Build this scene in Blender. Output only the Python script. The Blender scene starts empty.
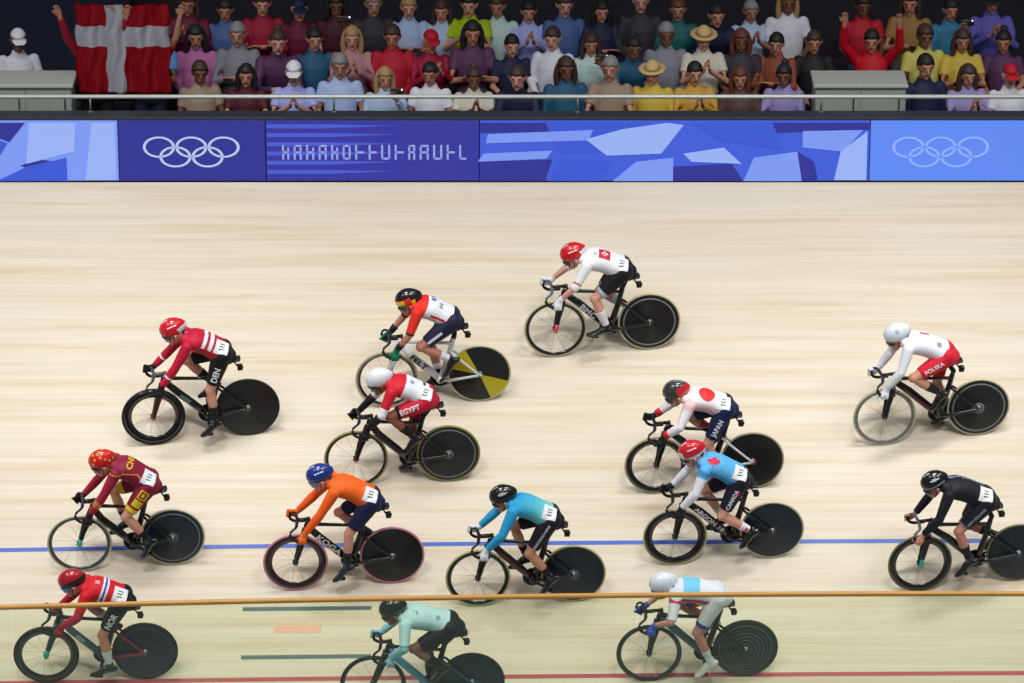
import bpy, bmesh, math, random
from mathutils import Vector, Matrix
from mathutils.bvhtree import BVHTree
random.seed(7)
V = Vector
scn = bpy.context.scene
COL = scn.collection
rad = math.radians
ELEV, BANK = rad(20), rad(40)
Z0 = 3.05                       # height of the middle of the banking above the infield floor
N = V((0, -math.sin(BANK), math.cos(BANK)))       # banking normal
US = V((0, math.cos(BANK), math.sin(BANK)))       # up the banking
XA = V((1, 0, 0))
def on_bank(x, s, h=0.0): return V((x, 0, Z0)) + US * s + N * h

# ------------------------------------------------------------------ materials
def lin(c):
    out = []
    for v in c:
        v = v / 255.0
        out.append(v / 12.92 if v <= .04045 else ((v + .055) / 1.055) ** 2.4)
    return (*out, 1)
MC = {}
def mat(c, rough=.5, metal=0., var=.06, scale=60, coat=0., spec=.5):
    key = (tuple(c), rough, metal, var, scale, coat, spec)
    if key in MC: return MC[key]
    m = bpy.data.materials.new('surface'); m.use_nodes = True
    nt = m.node_tree; b = nt.nodes['Principled BSDF']
    b.inputs['Roughness'].default_value = rough
    b.inputs['Metallic'].default_value = metal
    b.inputs['Coat Weight'].default_value = coat
    b.inputs['Specular IOR Level'].default_value = spec
    L = lin(c)
    if var > 0:
        tc = nt.nodes.new('ShaderNodeTexCoord'); no = nt.nodes.new('ShaderNodeTexNoise')
        no.inputs['Scale'].default_value = scale; no.inputs['Detail'].default_value = 2
        mx = nt.nodes.new('ShaderNodeMix'); mx.data_type = 'RGBA'
        mx.inputs[6].default_value = tuple(v * (1 - var) for v in L[:3]) + (1,)
        mx.inputs[7].default_value = tuple(min(1, v * (1 + var)) for v in L[:3]) + (1,)
        nt.links.new(tc.outputs['Object'], no.inputs['Vector'])
        nt.links.new(no.outputs['Fac'], mx.inputs[0])
        nt.links.new(mx.outputs[2], b.inputs['Base Color'])
    else:
        b.inputs['Base Color'].default_value = L
    MC[key] = m
    return m
def fab(c): return mat(c, .62, var=.05, scale=25, spec=.3)
def gloss(c): return mat(c, .22, var=.03, scale=15, coat=.5)
def carbon(c=(16, 16, 19)): return mat(c, .3, var=.1, scale=40, coat=.2)
def skin(c): return mat(c, .5, var=.07, scale=18, spec=.35)
def lit(c, s):
    key = ('lit', c, s)
    if key not in MC:
        m = bpy.data.materials.new('screen'); m.use_nodes = True
        b = m.node_tree.nodes['Principled BSDF']; b.inputs['Base Color'].default_value = lin(c)
        b.inputs['Emission Color'].default_value = lin(c); b.inputs['Emission Strength'].default_value = s
        MC[key] = m
    return MC[key]
WHITE, BLACK = (232, 234, 238), (20, 20, 24)

# ------------------------------------------------------------------ mesh helpers
def link(name, me, mats, parent=None, smooth=True, **props):
    o = bpy.data.objects.new(name, me); COL.objects.link(o)
    if mats is not None:
        for m in (mats if isinstance(mats, (list, tuple)) else [mats]): me.materials.append(m)
    if smooth: me.polygons.foreach_set('use_smooth', [True] * len(me.polygons))
    if parent is not None: o.parent = parent
    for k, v in props.items(): o[k] = v
    return o
def to_mesh(bm, name='m'):
    bmesh.ops.recalc_face_normals(bm, faces=bm.faces)
    me = bpy.data.meshes.new(name); bm.to_mesh(me); bm.free(); return me
def obj(name, bm, mats, parent=None, smooth=True, **props):
    return link(name, to_mesh(bm, name), mats, parent, smooth, **props)
def empty(name, M, **props):
    o = bpy.data.objects.new(name, None); COL.objects.link(o); o.matrix_world = M
    o.empty_display_size = .2
    for k, v in props.items(): o[k] = v
    return o
def ring_loft(bm, rings, cap=True, mi=0):
    vs = [[bm.verts.new(p) for p in r] for r in rings]
    n = len(vs[0]); fs = []
    for a, b in zip(vs, vs[1:]):
        for i in range(n):
            j = (i + 1) % n
            fs.append(bm.faces.new((a[i], a[j], b[j], b[i])))
    if cap:
        fs.append(bm.faces.new(vs[0][::-1])); fs.append(bm.faces.new(vs[-1]))
    for f in fs: f.material_index = mi
    return fs
def tube(bm, pts, radii, n=10, ref=V((0, 1, 0)), mi=0, dome=False):
    """loft along pts; a radius is r or (r_ref, r_other): half width along ref and across it"""
    pts = [V(p) for p in pts]; rs = [(r, r) if not isinstance(r, tuple) else r for r in radii]
    if dome:
        d0 = (pts[0] - pts[1]).normalized(); d1 = (pts[-1] - pts[-2]).normalized()
        k0, k1 = min(rs[0]), min(rs[-1])
        pts = [pts[0] + d0 * k0 * .95, pts[0] + d0 * k0 * .6] + pts + [pts[-1] + d1 * k1 * .6, pts[-1] + d1 * k1 * .95]
        sc = lambda r, s: (r[0] * s, r[1] * s)
        rs = [sc(rs[0], .35), sc(rs[0], .8)] + rs + [sc(rs[-1], .8), sc(rs[-1], .35)]
    rings = []
    for i, p in enumerate(pts):
        t = (pts[min(i + 1, len(pts) - 1)] - pts[max(i - 1, 0)])
        t = t.normalized() if t.length > 1e-9 else V((0, 0, 1))
        a = ref - t * ref.dot(t)
        if a.length < 1e-3: a = V((1, 0, 0)) - t * t.x
        if a.length < 1e-3: a = V((0, 0, 1)) - t * t.z
        a.normalize(); b = t.cross(a)
        rings.append([p + a * (rs[i][0] * math.cos(q)) + b * (rs[i][1] * math.sin(q)) for q in [2 * math.pi * k / n for k in range(n)]])
    return ring_loft(bm, rings, True, mi)
def ball(bm, c, r, n=12, R=None, mi=0):
    r = (r, r, r) if not isinstance(r, tuple) else r
    M = Matrix.Translation(V(c)) @ (R.to_4x4() if R is not None else Matrix()) @ Matrix.Diagonal((*r, 1))
    g = bmesh.ops.create_uvsphere(bm, u_segments=n, v_segments=max(6, n // 2), radius=1, matrix=M)
    for f in {f for v in g['verts'] for f in v.link_faces}: f.material_index = mi
def box(bm, c, s, R=None, bev=0., mi=0):
    M = Matrix.Translation(V(c)) @ (R.to_4x4() if R is not None else Matrix()) @ Matrix.Diagonal((s[0], s[1], s[2], 1))
    g = bmesh.ops.create_cube(bm, size=1, matrix=M)
    fs = list({f for v in g['verts'] for f in v.link_faces})
    for f in fs: f.material_index = mi
    if bev > 0:
        es = list({e for v in g['verts'] for e in v.link_edges})
        r = bmesh.ops.bevel(bm, geom=es, offset=bev, segments=2, affect='EDGES', profile=.5)
        for f in r['faces']: f.material_index = mi
def revolve(bm, prof, axis='y', n=48, closed=True, mi=0, c=(0, 0, 0)):
    """profile of (radius, along-axis) turned about the y (or z) axis"""
    c = V(c); rings = []
    for k in range(n):
        q = 2 * math.pi * k / n
        rings.append([c + (V((r * math.cos(q), y, r * math.sin(q))) if axis == 'y' else V((r * math.cos(q), r * math.sin(q), y))) for r, y in prof])
    vs = [[bm.verts.new(p) for p in r] for r in rings]; m = len(prof); fs = []
    for k in range(n):
        a, b = vs[k], vs[(k + 1) % n]
        for i in range(m if closed else m - 1):
            j = (i + 1) % m
            f = bm.faces.new((a[i], a[j], b[j], b[i])); f.material_index = mi; fs.append((f, k))
    return fs
def torus_prof(R, r, n=10): return [(R + r * math.cos(2 * math.pi * k / n), r * math.sin(2 * math.pi * k / n)) for k in range(n)]
def voxel(bm, size, smooth=4, fac=.5):
    me = to_mesh(bm); o = bpy.data.objects.new('t', me); COL.objects.link(o)
    m = o.modifiers.new('r', 'REMESH'); m.mode = 'VOXEL'; m.voxel_size = size
    if smooth:
        s = o.modifiers.new('s', 'SMOOTH'); s.iterations = smooth; s.factor = fac
    dg = bpy.context.evaluated_depsgraph_get(); dg.update()
    out = bpy.data.meshes.new_from_object(o.evaluated_get(dg))
    bpy.data.objects.remove(o); bpy.data.meshes.remove(me)
    return out
def paint(me, fn):
    idx = [fn(p.center) for p in me.polygons]
    me.polygons.foreach_set('material_index', idx); me.update()
def bvh(me): return BVHTree.FromPolygons([v.co for v in me.vertices], [tuple(p.vertices) for p in me.polygons])

# flat artwork as (bmesh in xy), later laid onto a surface
TXT = {}
def text_bm(s, size, bold=.012, sp=1.0):
    cu = bpy.data.curves.new('t', 'FONT'); cu.body = s; cu.size = size; cu.align_x = 'CENTER'; cu.align_y = 'CENTER'
    cu.offset = bold * size * 1.5; cu.space_character = sp; cu.resolution_u = 3
    o = bpy.data.objects.new('t', cu); COL.objects.link(o)
    dg = bpy.context.evaluated_depsgraph_get(); dg.update()
    me = bpy.data.meshes.new_from_object(o.evaluated_get(dg))
    bm = bmesh.new(); bm.from_mesh(me)
    bpy.data.objects.remove(o); bpy.data.curves.remove(cu); bpy.data.meshes.remove(me)
    bmesh.ops.remove_doubles(bm, verts=bm.verts, dist=1e-5)
    return bm
def quad_bm(rects):
    bm = bmesh.new()
    for x0, y0, x1, y1 in rects:
        bm.faces.new([bm.verts.new((x, y, 0)) for x, y in ((x0, y0), (x1, y0), (x1, y1), (x0, y1))])
    return bm
def poly_bm(polys):
    bm = bmesh.new()
    for P in polys: bm.faces.new([bm.verts.new((x, y, 0)) for x, y in P])
    return bm
def disc_bm(r, n=24): return poly_bm([[(r * math.cos(2 * math.pi * k / n), r * math.sin(2 * math.pi * k / n)) for k in range(n)]])
LEAF = [(0, 1), (.14, .72), (.3, .78), (.24, .38), (.46, .56), (.52, .44), (.8, .48), (.7, .26), (.86, .14), (.46, -.2), (.52, -.36), (.08, -.3), (.06, -.75)]
def leaf_bm(r):
    P = [(x * r, y * r) for x, y in LEAF]; P += [(-x, y) for x, y in P[::-1] if abs(x) > 1e-6]
    return poly_bm([P])
def decal(name, art, tree, c, out, right, m, parent, lift=.004, maxlen=.015, reach=.35, **props):
    """lay a flat piece of artwork onto a curved surface from the side it faces"""
    out = V(out).normalized(); right = V(right); right = (right - out * right.dot(out)).normalized(); up = out.cross(right)
    bmesh.ops.triangulate(art, faces=art.faces)
    for _ in range(5):
        es = [e for e in art.edges if e.calc_length() > maxlen]
        if not es: break
        bmesh.ops.subdivide_edges(art, edges=es, cuts=1)
        bmesh.ops.triangulate(art, faces=[f for f in art.faces if len(f.verts) > 3])
    dead = []
    for v in art.verts:
        p = V(c) + right * v.co.x + up * v.co.y + out * .2
        h, nn, _, _ = tree.ray_cast(p, -out, reach)
        if h is None or nn.dot(out) < .1: dead.append(v)
        else: v.co = h + nn * lift
    bmesh.ops.delete(art, geom=dead, context='VERTS')
    if not art.faces: art.free(); return None
    for f in art.faces:
        f.normal_update()
        if f.normal.dot(out) < 0: f.normal_flip()
    me = bpy.data.meshes.new(name); art.to_mesh(art_me := me); art.free()
    return link(name, me, m, parent, True, **props)
def flat(name, art, c, out, right, m, parent, **props):
    out = V(out).normalized(); right = V(right); right = (right - out * right.dot(out)).normalized(); up = out.cross(right)
    for v in art.verts: v.co = V(c) + right * v.co.x + up * v.co.y
    me = bpy.data.meshes.new(name); art.to_mesh(me); art.free()
    return link(name, me, m, parent, False, **props)

def ik(a, b, l1, l2, pole):
    d = b - a; L = d.length
    if L > (l1 + l2) * .997: k = L / ((l1 + l2) * .997); l1 *= k; l2 *= k
    u = d / L; x = (l1 * l1 - l2 * l2 + L * L) / (2 * L); hgt = math.sqrt(max(0, l1 * l1 - x * x))
    p = pole - u * pole.dot(u); p.normalize()
    return a + u * x + p * hgt

# ------------------------------------------------------------------ the velodrome
def struct(name, bm, m, smooth=False, **p):
    return obj(name, bm, m, None, smooth, kind='structure', **p)
def wood_material():
    m = bpy.data.materials.new('pale_track_wood'); m.use_nodes = True; nt = m.node_tree; b = nt.nodes['Principled BSDF']
    Ln = nt.links.new; nd = nt.nodes.new
    tc = nd('ShaderNodeTexCoord'); mp = nd('ShaderNodeMapping'); mp.inputs['Scale'].default_value = (.10, 3.2, 3.2)
    n1 = nd('ShaderNodeTexNoise'); n1.inputs['Scale'].default_value = 2.6; n1.inputs['Detail'].default_value = 5; n1.inputs['Roughness'].default_value = .62
    mp2 = nd('ShaderNodeMapping'); mp2.inputs['Scale'].default_value = (.35, 22, 22)
    n2 = nd('ShaderNodeTexNoise'); n2.inputs['Scale'].default_value = 1.4; n2.inputs['Detail'].default_value = 3
    for q in (mp, mp2): Ln(tc.outputs['Object'], q.inputs['Vector'])
    Ln(mp.outputs[0], n1.inputs['Vector']); Ln(mp2.outputs[0], n2.inputs['Vector'])
    r1 = nd('ShaderNodeValToRGB'); e = r1.color_ramp.elements
    e[0].position = .33; e[0].color = lin((211, 192, 162)); e[1].position = .62; e[1].color = lin((219, 211, 193))
    k = r1.color_ramp.elements.new(.47); k.color = lin((216, 204, 181))
    Ln(n1.outputs['Fac'], r1.inputs[0])
    r2 = nd('ShaderNodeValToRGB'); e = r2.color_ramp.elements
    e[0].position = .3; e[0].color = (.91, .895, .87, 1); e[1].position = .6; e[1].color = (1, 1, 1, 1)
    Ln(n2.outputs['Fac'], r2.inputs[0])
    mx = nd('ShaderNodeMix'); mx.data_type = 'RGBA'; mx.blend_type = 'MULTIPLY'; mx.inputs[0].default_value = .8
    Ln(r1.outputs[0], mx.inputs[6]); Ln(r2.outputs[0], mx.inputs[7]); Ln(mx.outputs[2], b.inputs['Base Color'])
    b.inputs['Roughness'].default_value = .45; b.inputs['Specular IOR Level'].default_value = .25
    return m
WOOD = wood_material()
S_BOT, S_TOP = -4.75, 1.965
MB = Matrix(((1, 0, 0, 0), (0, US.y, N.y, 0), (0, US.z, N.z, Z0), (0, 0, 0, 1)))     # banking frame: x, up the slope, off the boards
bm = bmesh.new()
n = 14
box(bm, (0, (S_BOT + S_TOP) / 2, -.06), (44, S_TOP - S_BOT, .12))
o = struct('floor', bm, WOOD); o.matrix_world = MB
bm = bmesh.new(); box(bm, (0, -3.64 - 7.5, -.05), (44, 15, .1)); struct('floor_infield', bm, mat((150, 158, 165), .5, var=.1, scale=2))
def band(name, x0, x1, f, w, c, h=.002):
    bm = bmesh.new(); K = 60; up, dn = [], []
    for i in range(K + 1):
        x = x0 + (x1 - x0) * i / K
        up.append(bm.verts.new((x, f(x) + w / 2, h))); dn.append(bm.verts.new((x, f(x) - w / 2, h)))
    for i in range(K): bm.faces.new((dn[i], dn[i + 1], up[i + 1], up[i]))
    o = struct(name, bm, mat(c, .45, var=.05, scale=8)); o.matrix_world = MB; return o
def lf(a, b, c): return lambda x: a + b * x / 5.3 + c * (x / 5.3) ** 2
band('trim_1', -20, 20, lf(-2.376, .055, -.024), .046, (34, 84, 184))
band('trim_2', -20, 20, lf(-3.876, .058, -.018), .046, (172, 30, 62))
band('trim_3', -2.72, -1.42, lambda x: -3.115 + .012 * (x + 2), .045, (52, 82, 84))
band('trim_4', -2.72, -1.42, lambda x: -3.655 + .012 * (x + 2), .045, (52, 82, 84))
o = band('trim_5', -2.40, -1.92, lambda x: -3.345, .09, (226, 170, 140))

# outer wall with the advertising boards on its inner face
YT, ZT = US.y * S_TOP, Z0 + US.z * S_TOP          # top edge of the banking
WH = .69
bm = bmesh.new(); box(bm, (0, YT + .137, ZT + WH / 2 - .55), (44, .22, WH + 1.1)); struct('wall_back', bm, mat((40, 46, 60), .6))
bm = bmesh.new(); box(bm, (0, YT + .125, ZT + WH + .018), (44, .25, .036), bev=.006); struct('trim_6', bm, mat((46, 54, 62), .5))
FLOOR1 = Z0 + .98
ROWS = [(2.62, FLOOR1), (3.32, FLOOR1 + .17), (4.02, FLOOR1 + .34), (4.72, FLOOR1 + .51)]
for i, (y, z) in enumerate(ROWS):
    bm = bmesh.new(); y0 = (YT + .24) if i == 0 else y - .35
    y1 = y + .35 if i < 3 else 9
    box(bm, (0, (y0 + y1) / 2, z - .35), (44, y1 - y0, .7)); struct('floor_stand' if i == 0 else 'floor_stand.%03d' % i, bm, mat((46, 42, 48), .8))
bm = bmesh.new(); box(bm, (0, 5.6, FLOOR1 + 2.2), (44, .2, 5)); struct('wall_stand', bm, mat((30, 30, 42), .8))

def pat_board(name, x0, x1, base, shapes, label, cols, **p):
    """one board: a shallow box; printed facets and marks are thin parts on its face"""
    r = obj(name, (b := bmesh.new(), box(b, ((x0 + x1) / 2, YT + .008, ZT + WH / 2 + .01), (x1 - x0 - .005, .024, WH - .02), bev=.004))[0],
            lit(base, .22), None, False, label=label, category='advertising board', group='advertising boards along the outer wall')
    for k, (pname, polys, c) in enumerate(shapes):
        if pname == 'lettering' or pname == 'ring': sets = polys if pname == 'ring' else [polys]
        else: sets = [[P] for P in polys]
        for S in sets:
            bm = bmesh.new()
            for P in S: bm.faces.new([bm.verts.new((x, YT - .006 - .0012 * (k + 1), ZT + z)) for x, z in P])
            for f in bm.faces:
                f.normal_update()
                if f.normal.y > 0: f.normal_flip()
            me = bpy.data.meshes.new(pname); bm.to_mesh(me); bm.free()
            link(pname, me, lit(c, .22), r, False)
    return r
def rings(cx, cz, r, sx, w):
    P = []
    for ox, oz in ((-2.2, .5), (0, .5), (2.2, .5), (-1.1, -.5), (1.1, -.5)):
        n = 36; Q = []
        for k in range(n):
            q0, q1 = 2 * math.pi * k / n, 2 * math.pi * (k + 1) / n
            Q.append([(cx + (ox * r + R * math.cos(q)) * sx, cz + oz * r + R * math.sin(q)) for q, R in ((q0, r - w), (q1, r - w), (q1, r + w), (q0, r + w))])
        P.append(Q)
    return P
def px(x): return (x - 512) / 93.0
def zz(y): return (180.5 - y) / 87.6
def PQ(*pts): return [(px(x), zz(y)) for x, y in pts]
IND, BLU, PER, LPE, PAL = (50, 52, 152), (60, 92, 218), (98, 142, 250), (128, 158, 250), (158, 184, 252)
pat_board('advertising_board', px(-330), px(121.5), LPE, [
    ('facet', [PQ((-200, 122), (0, 122), (30, 122), (14, 141), (0, 136), (-200, 150)), PQ((24, 164), (40, 157), (58, 160), (40, 170)),], IND),
    ('facet', [PQ((-200, 152), (0, 138), (12, 142), (0, 160), (-200, 166)), PQ((0, 179), (30, 165), (70, 156), (70, 179)), PQ((-300, 179), (0, 172), (0, 179))], BLU),
    ('facet', [PQ((34, 122), (80, 122), (78, 150), (30, 162)), PQ((96, 122), (119, 122), (119, 178), (88, 178))], PAL)],
    'light blue board patterned with pale triangles, left of the indigo ringed board', None)
pat_board('advertising_board', px(122), px(267.5), IND, [
    ('ring', rings(px(194), zz(150.5), .108, 1.45, .0105), (196, 206, 240))],
    'dark indigo board bearing five pale interlocking rings', None)
glyph = []
gx = 284
rg = random.Random(3)
for i in range(15):                                  # illegible pale lettering on the photo: bars only
    w = rg.choice((7, 8, 9)); up = rg.random() < .7
    glyph += [PQ((gx, 143.5), (gx + 2, 143.5), (gx + 2, 158), (gx, 158)), PQ((gx, 149.8 if up else 156), (gx + w, 149.8 if up else 156), (gx + w, 151.8 if up else 158), (gx, 151.8 if up else 158))]
    if rg.random() < .7: glyph.append(PQ((gx + w - 2, 146 if up else 143.5), (gx + w, 146 if up else 143.5), (gx + w, 158), (gx + w - 2, 158)))
    if rg.random() < .5: glyph.append(PQ((gx, 143.5), (gx + w, 143.5), (gx + w, 145.5), (gx, 145.5)))
    gx += w + 4.4
pat_board('advertising_board', px(268), px(479.5), (56, 56, 164), [
    ('stripe', [PQ((269, y), (330, y), (400, y + 1.2), (330, y + 4), (269, y + 4)) for y in (123.5, 132, 141, 150, 159, 168)], (74, 96, 214)),
    ('lettering', glyph, (156, 172, 232))],
    'indigo board with blue streaks and one line of pale lettering', None)
pat_board('advertising_board', px(480), px(866.5), (66, 98, 222), [
    ('facet', [PQ((480, 179), (545, 179), (552, 158), (480, 160)), PQ((480, 122), (600, 122), (575, 130), (480, 132)), PQ((770, 122), (866, 122), (866, 129), (770, 132)),
               PQ((672, 179), (668, 165), (730, 162), (742, 179)), PQ((800, 179), (795, 150), (812, 160), (816, 179))], IND),
    ('facet', [PQ((545, 122), (640, 122), (600, 150), (560, 152)), PQ((690, 122), (770, 122), (780, 148), (720, 140)), PQ((600, 179), (612, 160), (560, 158), (548, 179))], BLU),
    ('facet', [PQ((488, 133), (592, 129), (588, 139), (486, 142)), PQ((484, 152), (552, 149), (546, 157), (478, 160)), PQ((612, 179), (635, 160), (672, 156), (672, 179)), PQ((752, 156), (795, 150), (800, 179), (742, 179)), PQ((800, 130), (860, 129), (840, 150), (800, 146))], LPE),
    ('facet', [PQ((585, 138), (622, 128), (665, 122), (682, 124), (660, 152), (606, 154)), PQ((682, 152), (722, 146), (740, 162), (690, 160)), PQ((838, 150), (864, 130), (864, 178), (832, 178))], PAL)],
    'long blue board patterned with pale squares and shards', None)
pat_board('advertising_board', px(867), px(1340), PER, [
    ('ring', rings(px(937), zz(150.5), .108, 1.45, .0105), (150, 182, 255))],
    'plain periwinkle board bearing five faint interlocking rings', None)

# spectator safety rail on the wall
r = empty('safety_rail', Matrix.Translation((0, YT + .2, ZT + WH)), label='pale metal safety rail running along the top of the outer wall', category='rail')
bm = bmesh.new(); tube(bm, [(-20, 0, .205), (20, 0, .205)], [.023, .023], 10); obj('rail', bm, mat((196, 202, 192), .4, .3), r)
for i in range(-7, 8):
    bm = bmesh.new(); tube(bm, [(i * 2.6 + .7, 0, .03), (i * 2.6 + .7, 0, .195)], [.012, .012], 8); tube(bm, [(i * 2.6 + .7, 0, .034), (i * 2.6 + .7, 0, .046)], [.03, .03], 12)
    obj('post', bm, mat((120, 126, 124), .4, .5), r)

# glass fence around the infield, wooden handrail on top
YG = -4.40
def rail_z(x): return 2.049 + .0765 * (x / 5.25) - .0455 * (x / 5.25) ** 2 + Z0 - 3.05
r = empty('glass_barrier', Matrix.Translation((0, YG, 0)), label='clear glass infield barrier with a round honey coloured wooden handrail', category='barrier')
bm = bmesh.new(); tube(bm, [(x * .5, 0, rail_z(x * .5)) for x in range(-24, 25)], [.026] * 49, 14); obj('handrail', bm, mat((222, 162, 78), .4, var=.12, scale=3), r)
gm = bpy.data.materials.new('glass_pane'); gm.use_nodes = True; nt = gm.node_tree; nt.nodes.remove(nt.nodes['Principled BSDF'])
tr = nt.nodes.new('ShaderNodeBsdfTransparent'); tr.inputs[0].default_value = (.955, .985, .90, 1)
df = nt.nodes.new('ShaderNodeBsdfDiffuse'); df.inputs[0].default_value = (.62, .80, .66, 1)
gl = nt.nodes.new('ShaderNodeBsdfGlossy'); gl.inputs[0].default_value = (.8, .9, .85, 1); gl.inputs['Roughness'].default_value = .05
m1 = nt.nodes.new('ShaderNodeMixShader'); m1.inputs[0].default_value = .028
m2 = nt.nodes.new('ShaderNodeMixShader'); m2.inputs[0].default_value = .02
nt.links.new(tr.outputs[0], m1.inputs[1]); nt.links.new(df.outputs[0], m1.inputs[2]); nt.links.new(m1.outputs[0], m2.inputs[1]); nt.links.new(gl.outputs[0], m2.inputs[2])
nt.links.new(m2.outputs[0], nt.nodes['Material Output'].inputs['Surface'])
for i in range(-2, 2):
    bm = bmesh.new(); x0, x1 = i * 6 + 1.2 + .003, (i + 1) * 6 + 1.2 - .003; K = 12; vs = []
    for j in range(K + 1):
        x = x0 + (x1 - x0) * j / K; zt = rail_z(x) - .02
        vs.append([bm.verts.new((x, y, z)) for y, z in ((-.008, .02), (.008, .02), (.008, zt), (-.008, zt))])
    for a, b in zip(vs, vs[1:]):
        for k in range(4): bm.faces.new((a[k], a[(k + 1) % 4], b[(k + 1) % 4], b[k]))
    bm.faces.new(vs[0][::-1]); bm.faces.new(vs[-1])
    obj('glass_panel', bm, gm, r, False)
bm = bmesh.new(); box(bm, (0, 0, .03), (24, .07, .06), bev=.008); obj('base_channel', bm, mat((120, 124, 128), .4, .8), r, False)
# ------------------------------------------------------------------ track bicycles (x forward from the bottom bracket, y to the rider's left, z up)
WR = .328; BBZ = .285; CRANK = .165
def bike_matrix(x, s, yaw, tau):
    """contact line of the wheels on the banking at (x, s); yaw turns the heading down the slope; tau leans it up from the normal"""
    h = (-XA * math.cos(rad(yaw)) - US * math.sin(rad(yaw))).normalized()
    m = h.cross(N); m = m if m.y > 0 else -m
    u = N * math.cos(rad(tau)) + m * math.sin(rad(tau)); l = u.cross(h)
    O = on_bank(x, s, .003)
    return Matrix(((h.x, l.x, u.x, O.x), (h.y, l.y, u.y, O.y), (h.z, l.z, u.z, O.z), (0, 0, 0, 1)))
def bar_path(dx, side):
    P = [(.515, 0, .815), (.525, .06, .817), (.53, .125, .815), (.545, .165, .814), (.572, .186, .807), (.594, .192, .785), (.600, .194, .755), (.589, .197, .722), (.562, .2, .697), (.53, .203, .686), (.48, .205, .683), (.43, .206, .682)]
    return [V((x + dx, y * side, z)) for x, y, z in P]
def make_bike(k):
    c = k['bike']; wb = k['wb']; dx = k.get('dx', 0.); M = k['M']
    fx, rx = .575 * wb, -.425 * wb
    root = empty('bicycle', M, label=k['blabel'], category='bicycle', group='track bicycles in the race')
    FR = gloss(c.get('frame', BLACK)); ST = gloss(c.get('stay', c.get('frame', BLACK))); DT = gloss(c.get('down', c.get('frame', BLACK)))
    bm = bmesh.new()
    hx = fx - .575 + dx * .5
    # aero tubes: deep blades in the plane of the bike
    tube(bm, [(0, 0, BBZ), (-.05, 0, .42), (-.105, 0, .58), (-.15, 0, .735), (-.155, 0, .76)], [(.02, .03), (.016, .036), (.015, .03), (.015, .026), (.014, .022)], 14)
    tube(bm, [(-.15, 0, .70), (.1, 0, .725), (.33, 0, .752), (.41 + hx, 0, .765)], [(.014, .02), (.015, .018), (.016, .022), (.018, .03)], 14)
    tube(bm, [(.415 + hx, 0, .80), (.435 + hx, 0, .74), (.452 + hx, 0, .69)], [(.02, .028), (.02, .034), (.019, .027)], 14)
    tube(bm, [(.43 + hx, 0, .735), (.3, 0, .60), (.12, 0, .415), (-.005, 0, .285)], [(.018, .034), (.019, .042), (.02, .042), (.024, .036)], 14, mi=1)
    ball(bm, (0, 0, BBZ), (.045, .04, .045), 14)
    for s in (-1, 1):
        tube(bm, [(-.015, .028 * s, BBZ), (-.12, .052 * s, .295), (rx + .03, .062 * s, .331), (rx - .012, .062 * s, .334)], [(.009, .018), (.008, .017), (.007, .013), (.006, .014)], 10, mi=2)
        tube(bm, [(-.11, .012 * s, .615), (-.16, .05 * s, .575), (rx + .02, .064 * s, .355), (rx, .064 * s, .33)], [(.007, .015), (.007, .014), (.006, .011), (.006, .012)], 10, mi=2)
        box(bm, (rx, .063 * s, .333), (.05, .008, .03), bev=.003, mi=3)
    fr = obj('frame', bm, [FR, DT, ST, gloss(c.get('dropout', c.get('stay', c.get('frame', BLACK))))], root)
    # words or stripes on the down tube
    A, B = V((.40, 0, .695)), V((.03, 0, .322)); d = (B - A).normalized()
    if 'word' in c:
        t, col, size = c['word']
        art = text_bm(t, size, .02, 1.0)
        for v in art.verts: v.co.x *= 1.3
        flat('lettering', art, A.lerp(B, .5) + V((0, .0215, 0)), (0, 1, 0), d, mat(col, .4, var=0), fr)
    if 'stripe' in c:
        up = V((0, 1, 0)).cross(d)
        for off, hw in c.get('lines', ((0, .008),)):
            flat('stripe', quad_bm([(-.19, off - hw, .19, off + hw)]), A.lerp(B, .5) + V((0, .0212, 0)), (0, 1, 0), d, mat(c['stripe'], .35, var=.05), fr)
    # fork
    bm = bmesh.new(); FK = gloss(c.get('fork', c.get('frame', BLACK)))
    tube(bm, [(.452 + hx, 0, .70), (.458 + hx, 0, .675)], [(.05, .03), (.056, .024)], 14, mi=1)
    for s in (-1, 1):
        tube(bm, [(.456 + hx, .05 * s, .69), (.47 + hx * .8, .053 * s, .62), (.52 + hx * .5, .054 * s, .48), (fx - .005, .054 * s, .345), (fx, .054 * s, .322)], [(.009, .03), (.009, .03), (.008, .026), (.007, .018), (.006, .014)], 12)
    fk = obj('fork', bm, [FK, gloss(c.get('crown', c.get('fork', c.get('frame', BLACK))))], root)
    if 'tip' in c:
        bm = bmesh.new()
        for s in (1,): tube(bm, [(fx - .02, .055 * s, .40), (fx - .004, .055 * s, .345), (fx + .002, .055 * s, .31)], [(.0105, .022), (.0105, .024), (.0095, .018)], 12)
        obj('fork_tip', bm, gloss(c['tip']), fk, label='bright coloured fork tip beside the hub')
    # front wheel
    ty = mat(c.get('tyre', (30, 30, 32)), .6); rimc = gloss(c.get('rim', BLACK)); dep = c.get('depth', .06)
    bm = bmesh.new(); Ro = WR - .018
    revolve(bm, [(Ro, .010), (Ro - dep * .4, .0125), (Ro - dep, .003), (Ro - dep, -.003), (Ro - dep * .4, -.0125), (Ro, -.010)], n=72)
    if 'rimline' in c: revolve(bm, [(Ro - .004, .0128), (Ro - .012, .0131), (Ro - .012, .0125), (Ro - .004, .0122)], n=72, mi=1)
    nsp = 12
    for i in range(nsp):
        q = 2 * math.pi * i / nsp + .2; s = .02 if i % 2 else -.02
        tube(bm, [(.022 * math.cos(q + .6), s, .022 * math.sin(q + .6)), ((Ro - dep + .004) * math.cos(q), 0, (Ro - dep + .004) * math.sin(q))], [(.0007, .0013)] * 2, 5, mi=2)
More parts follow.
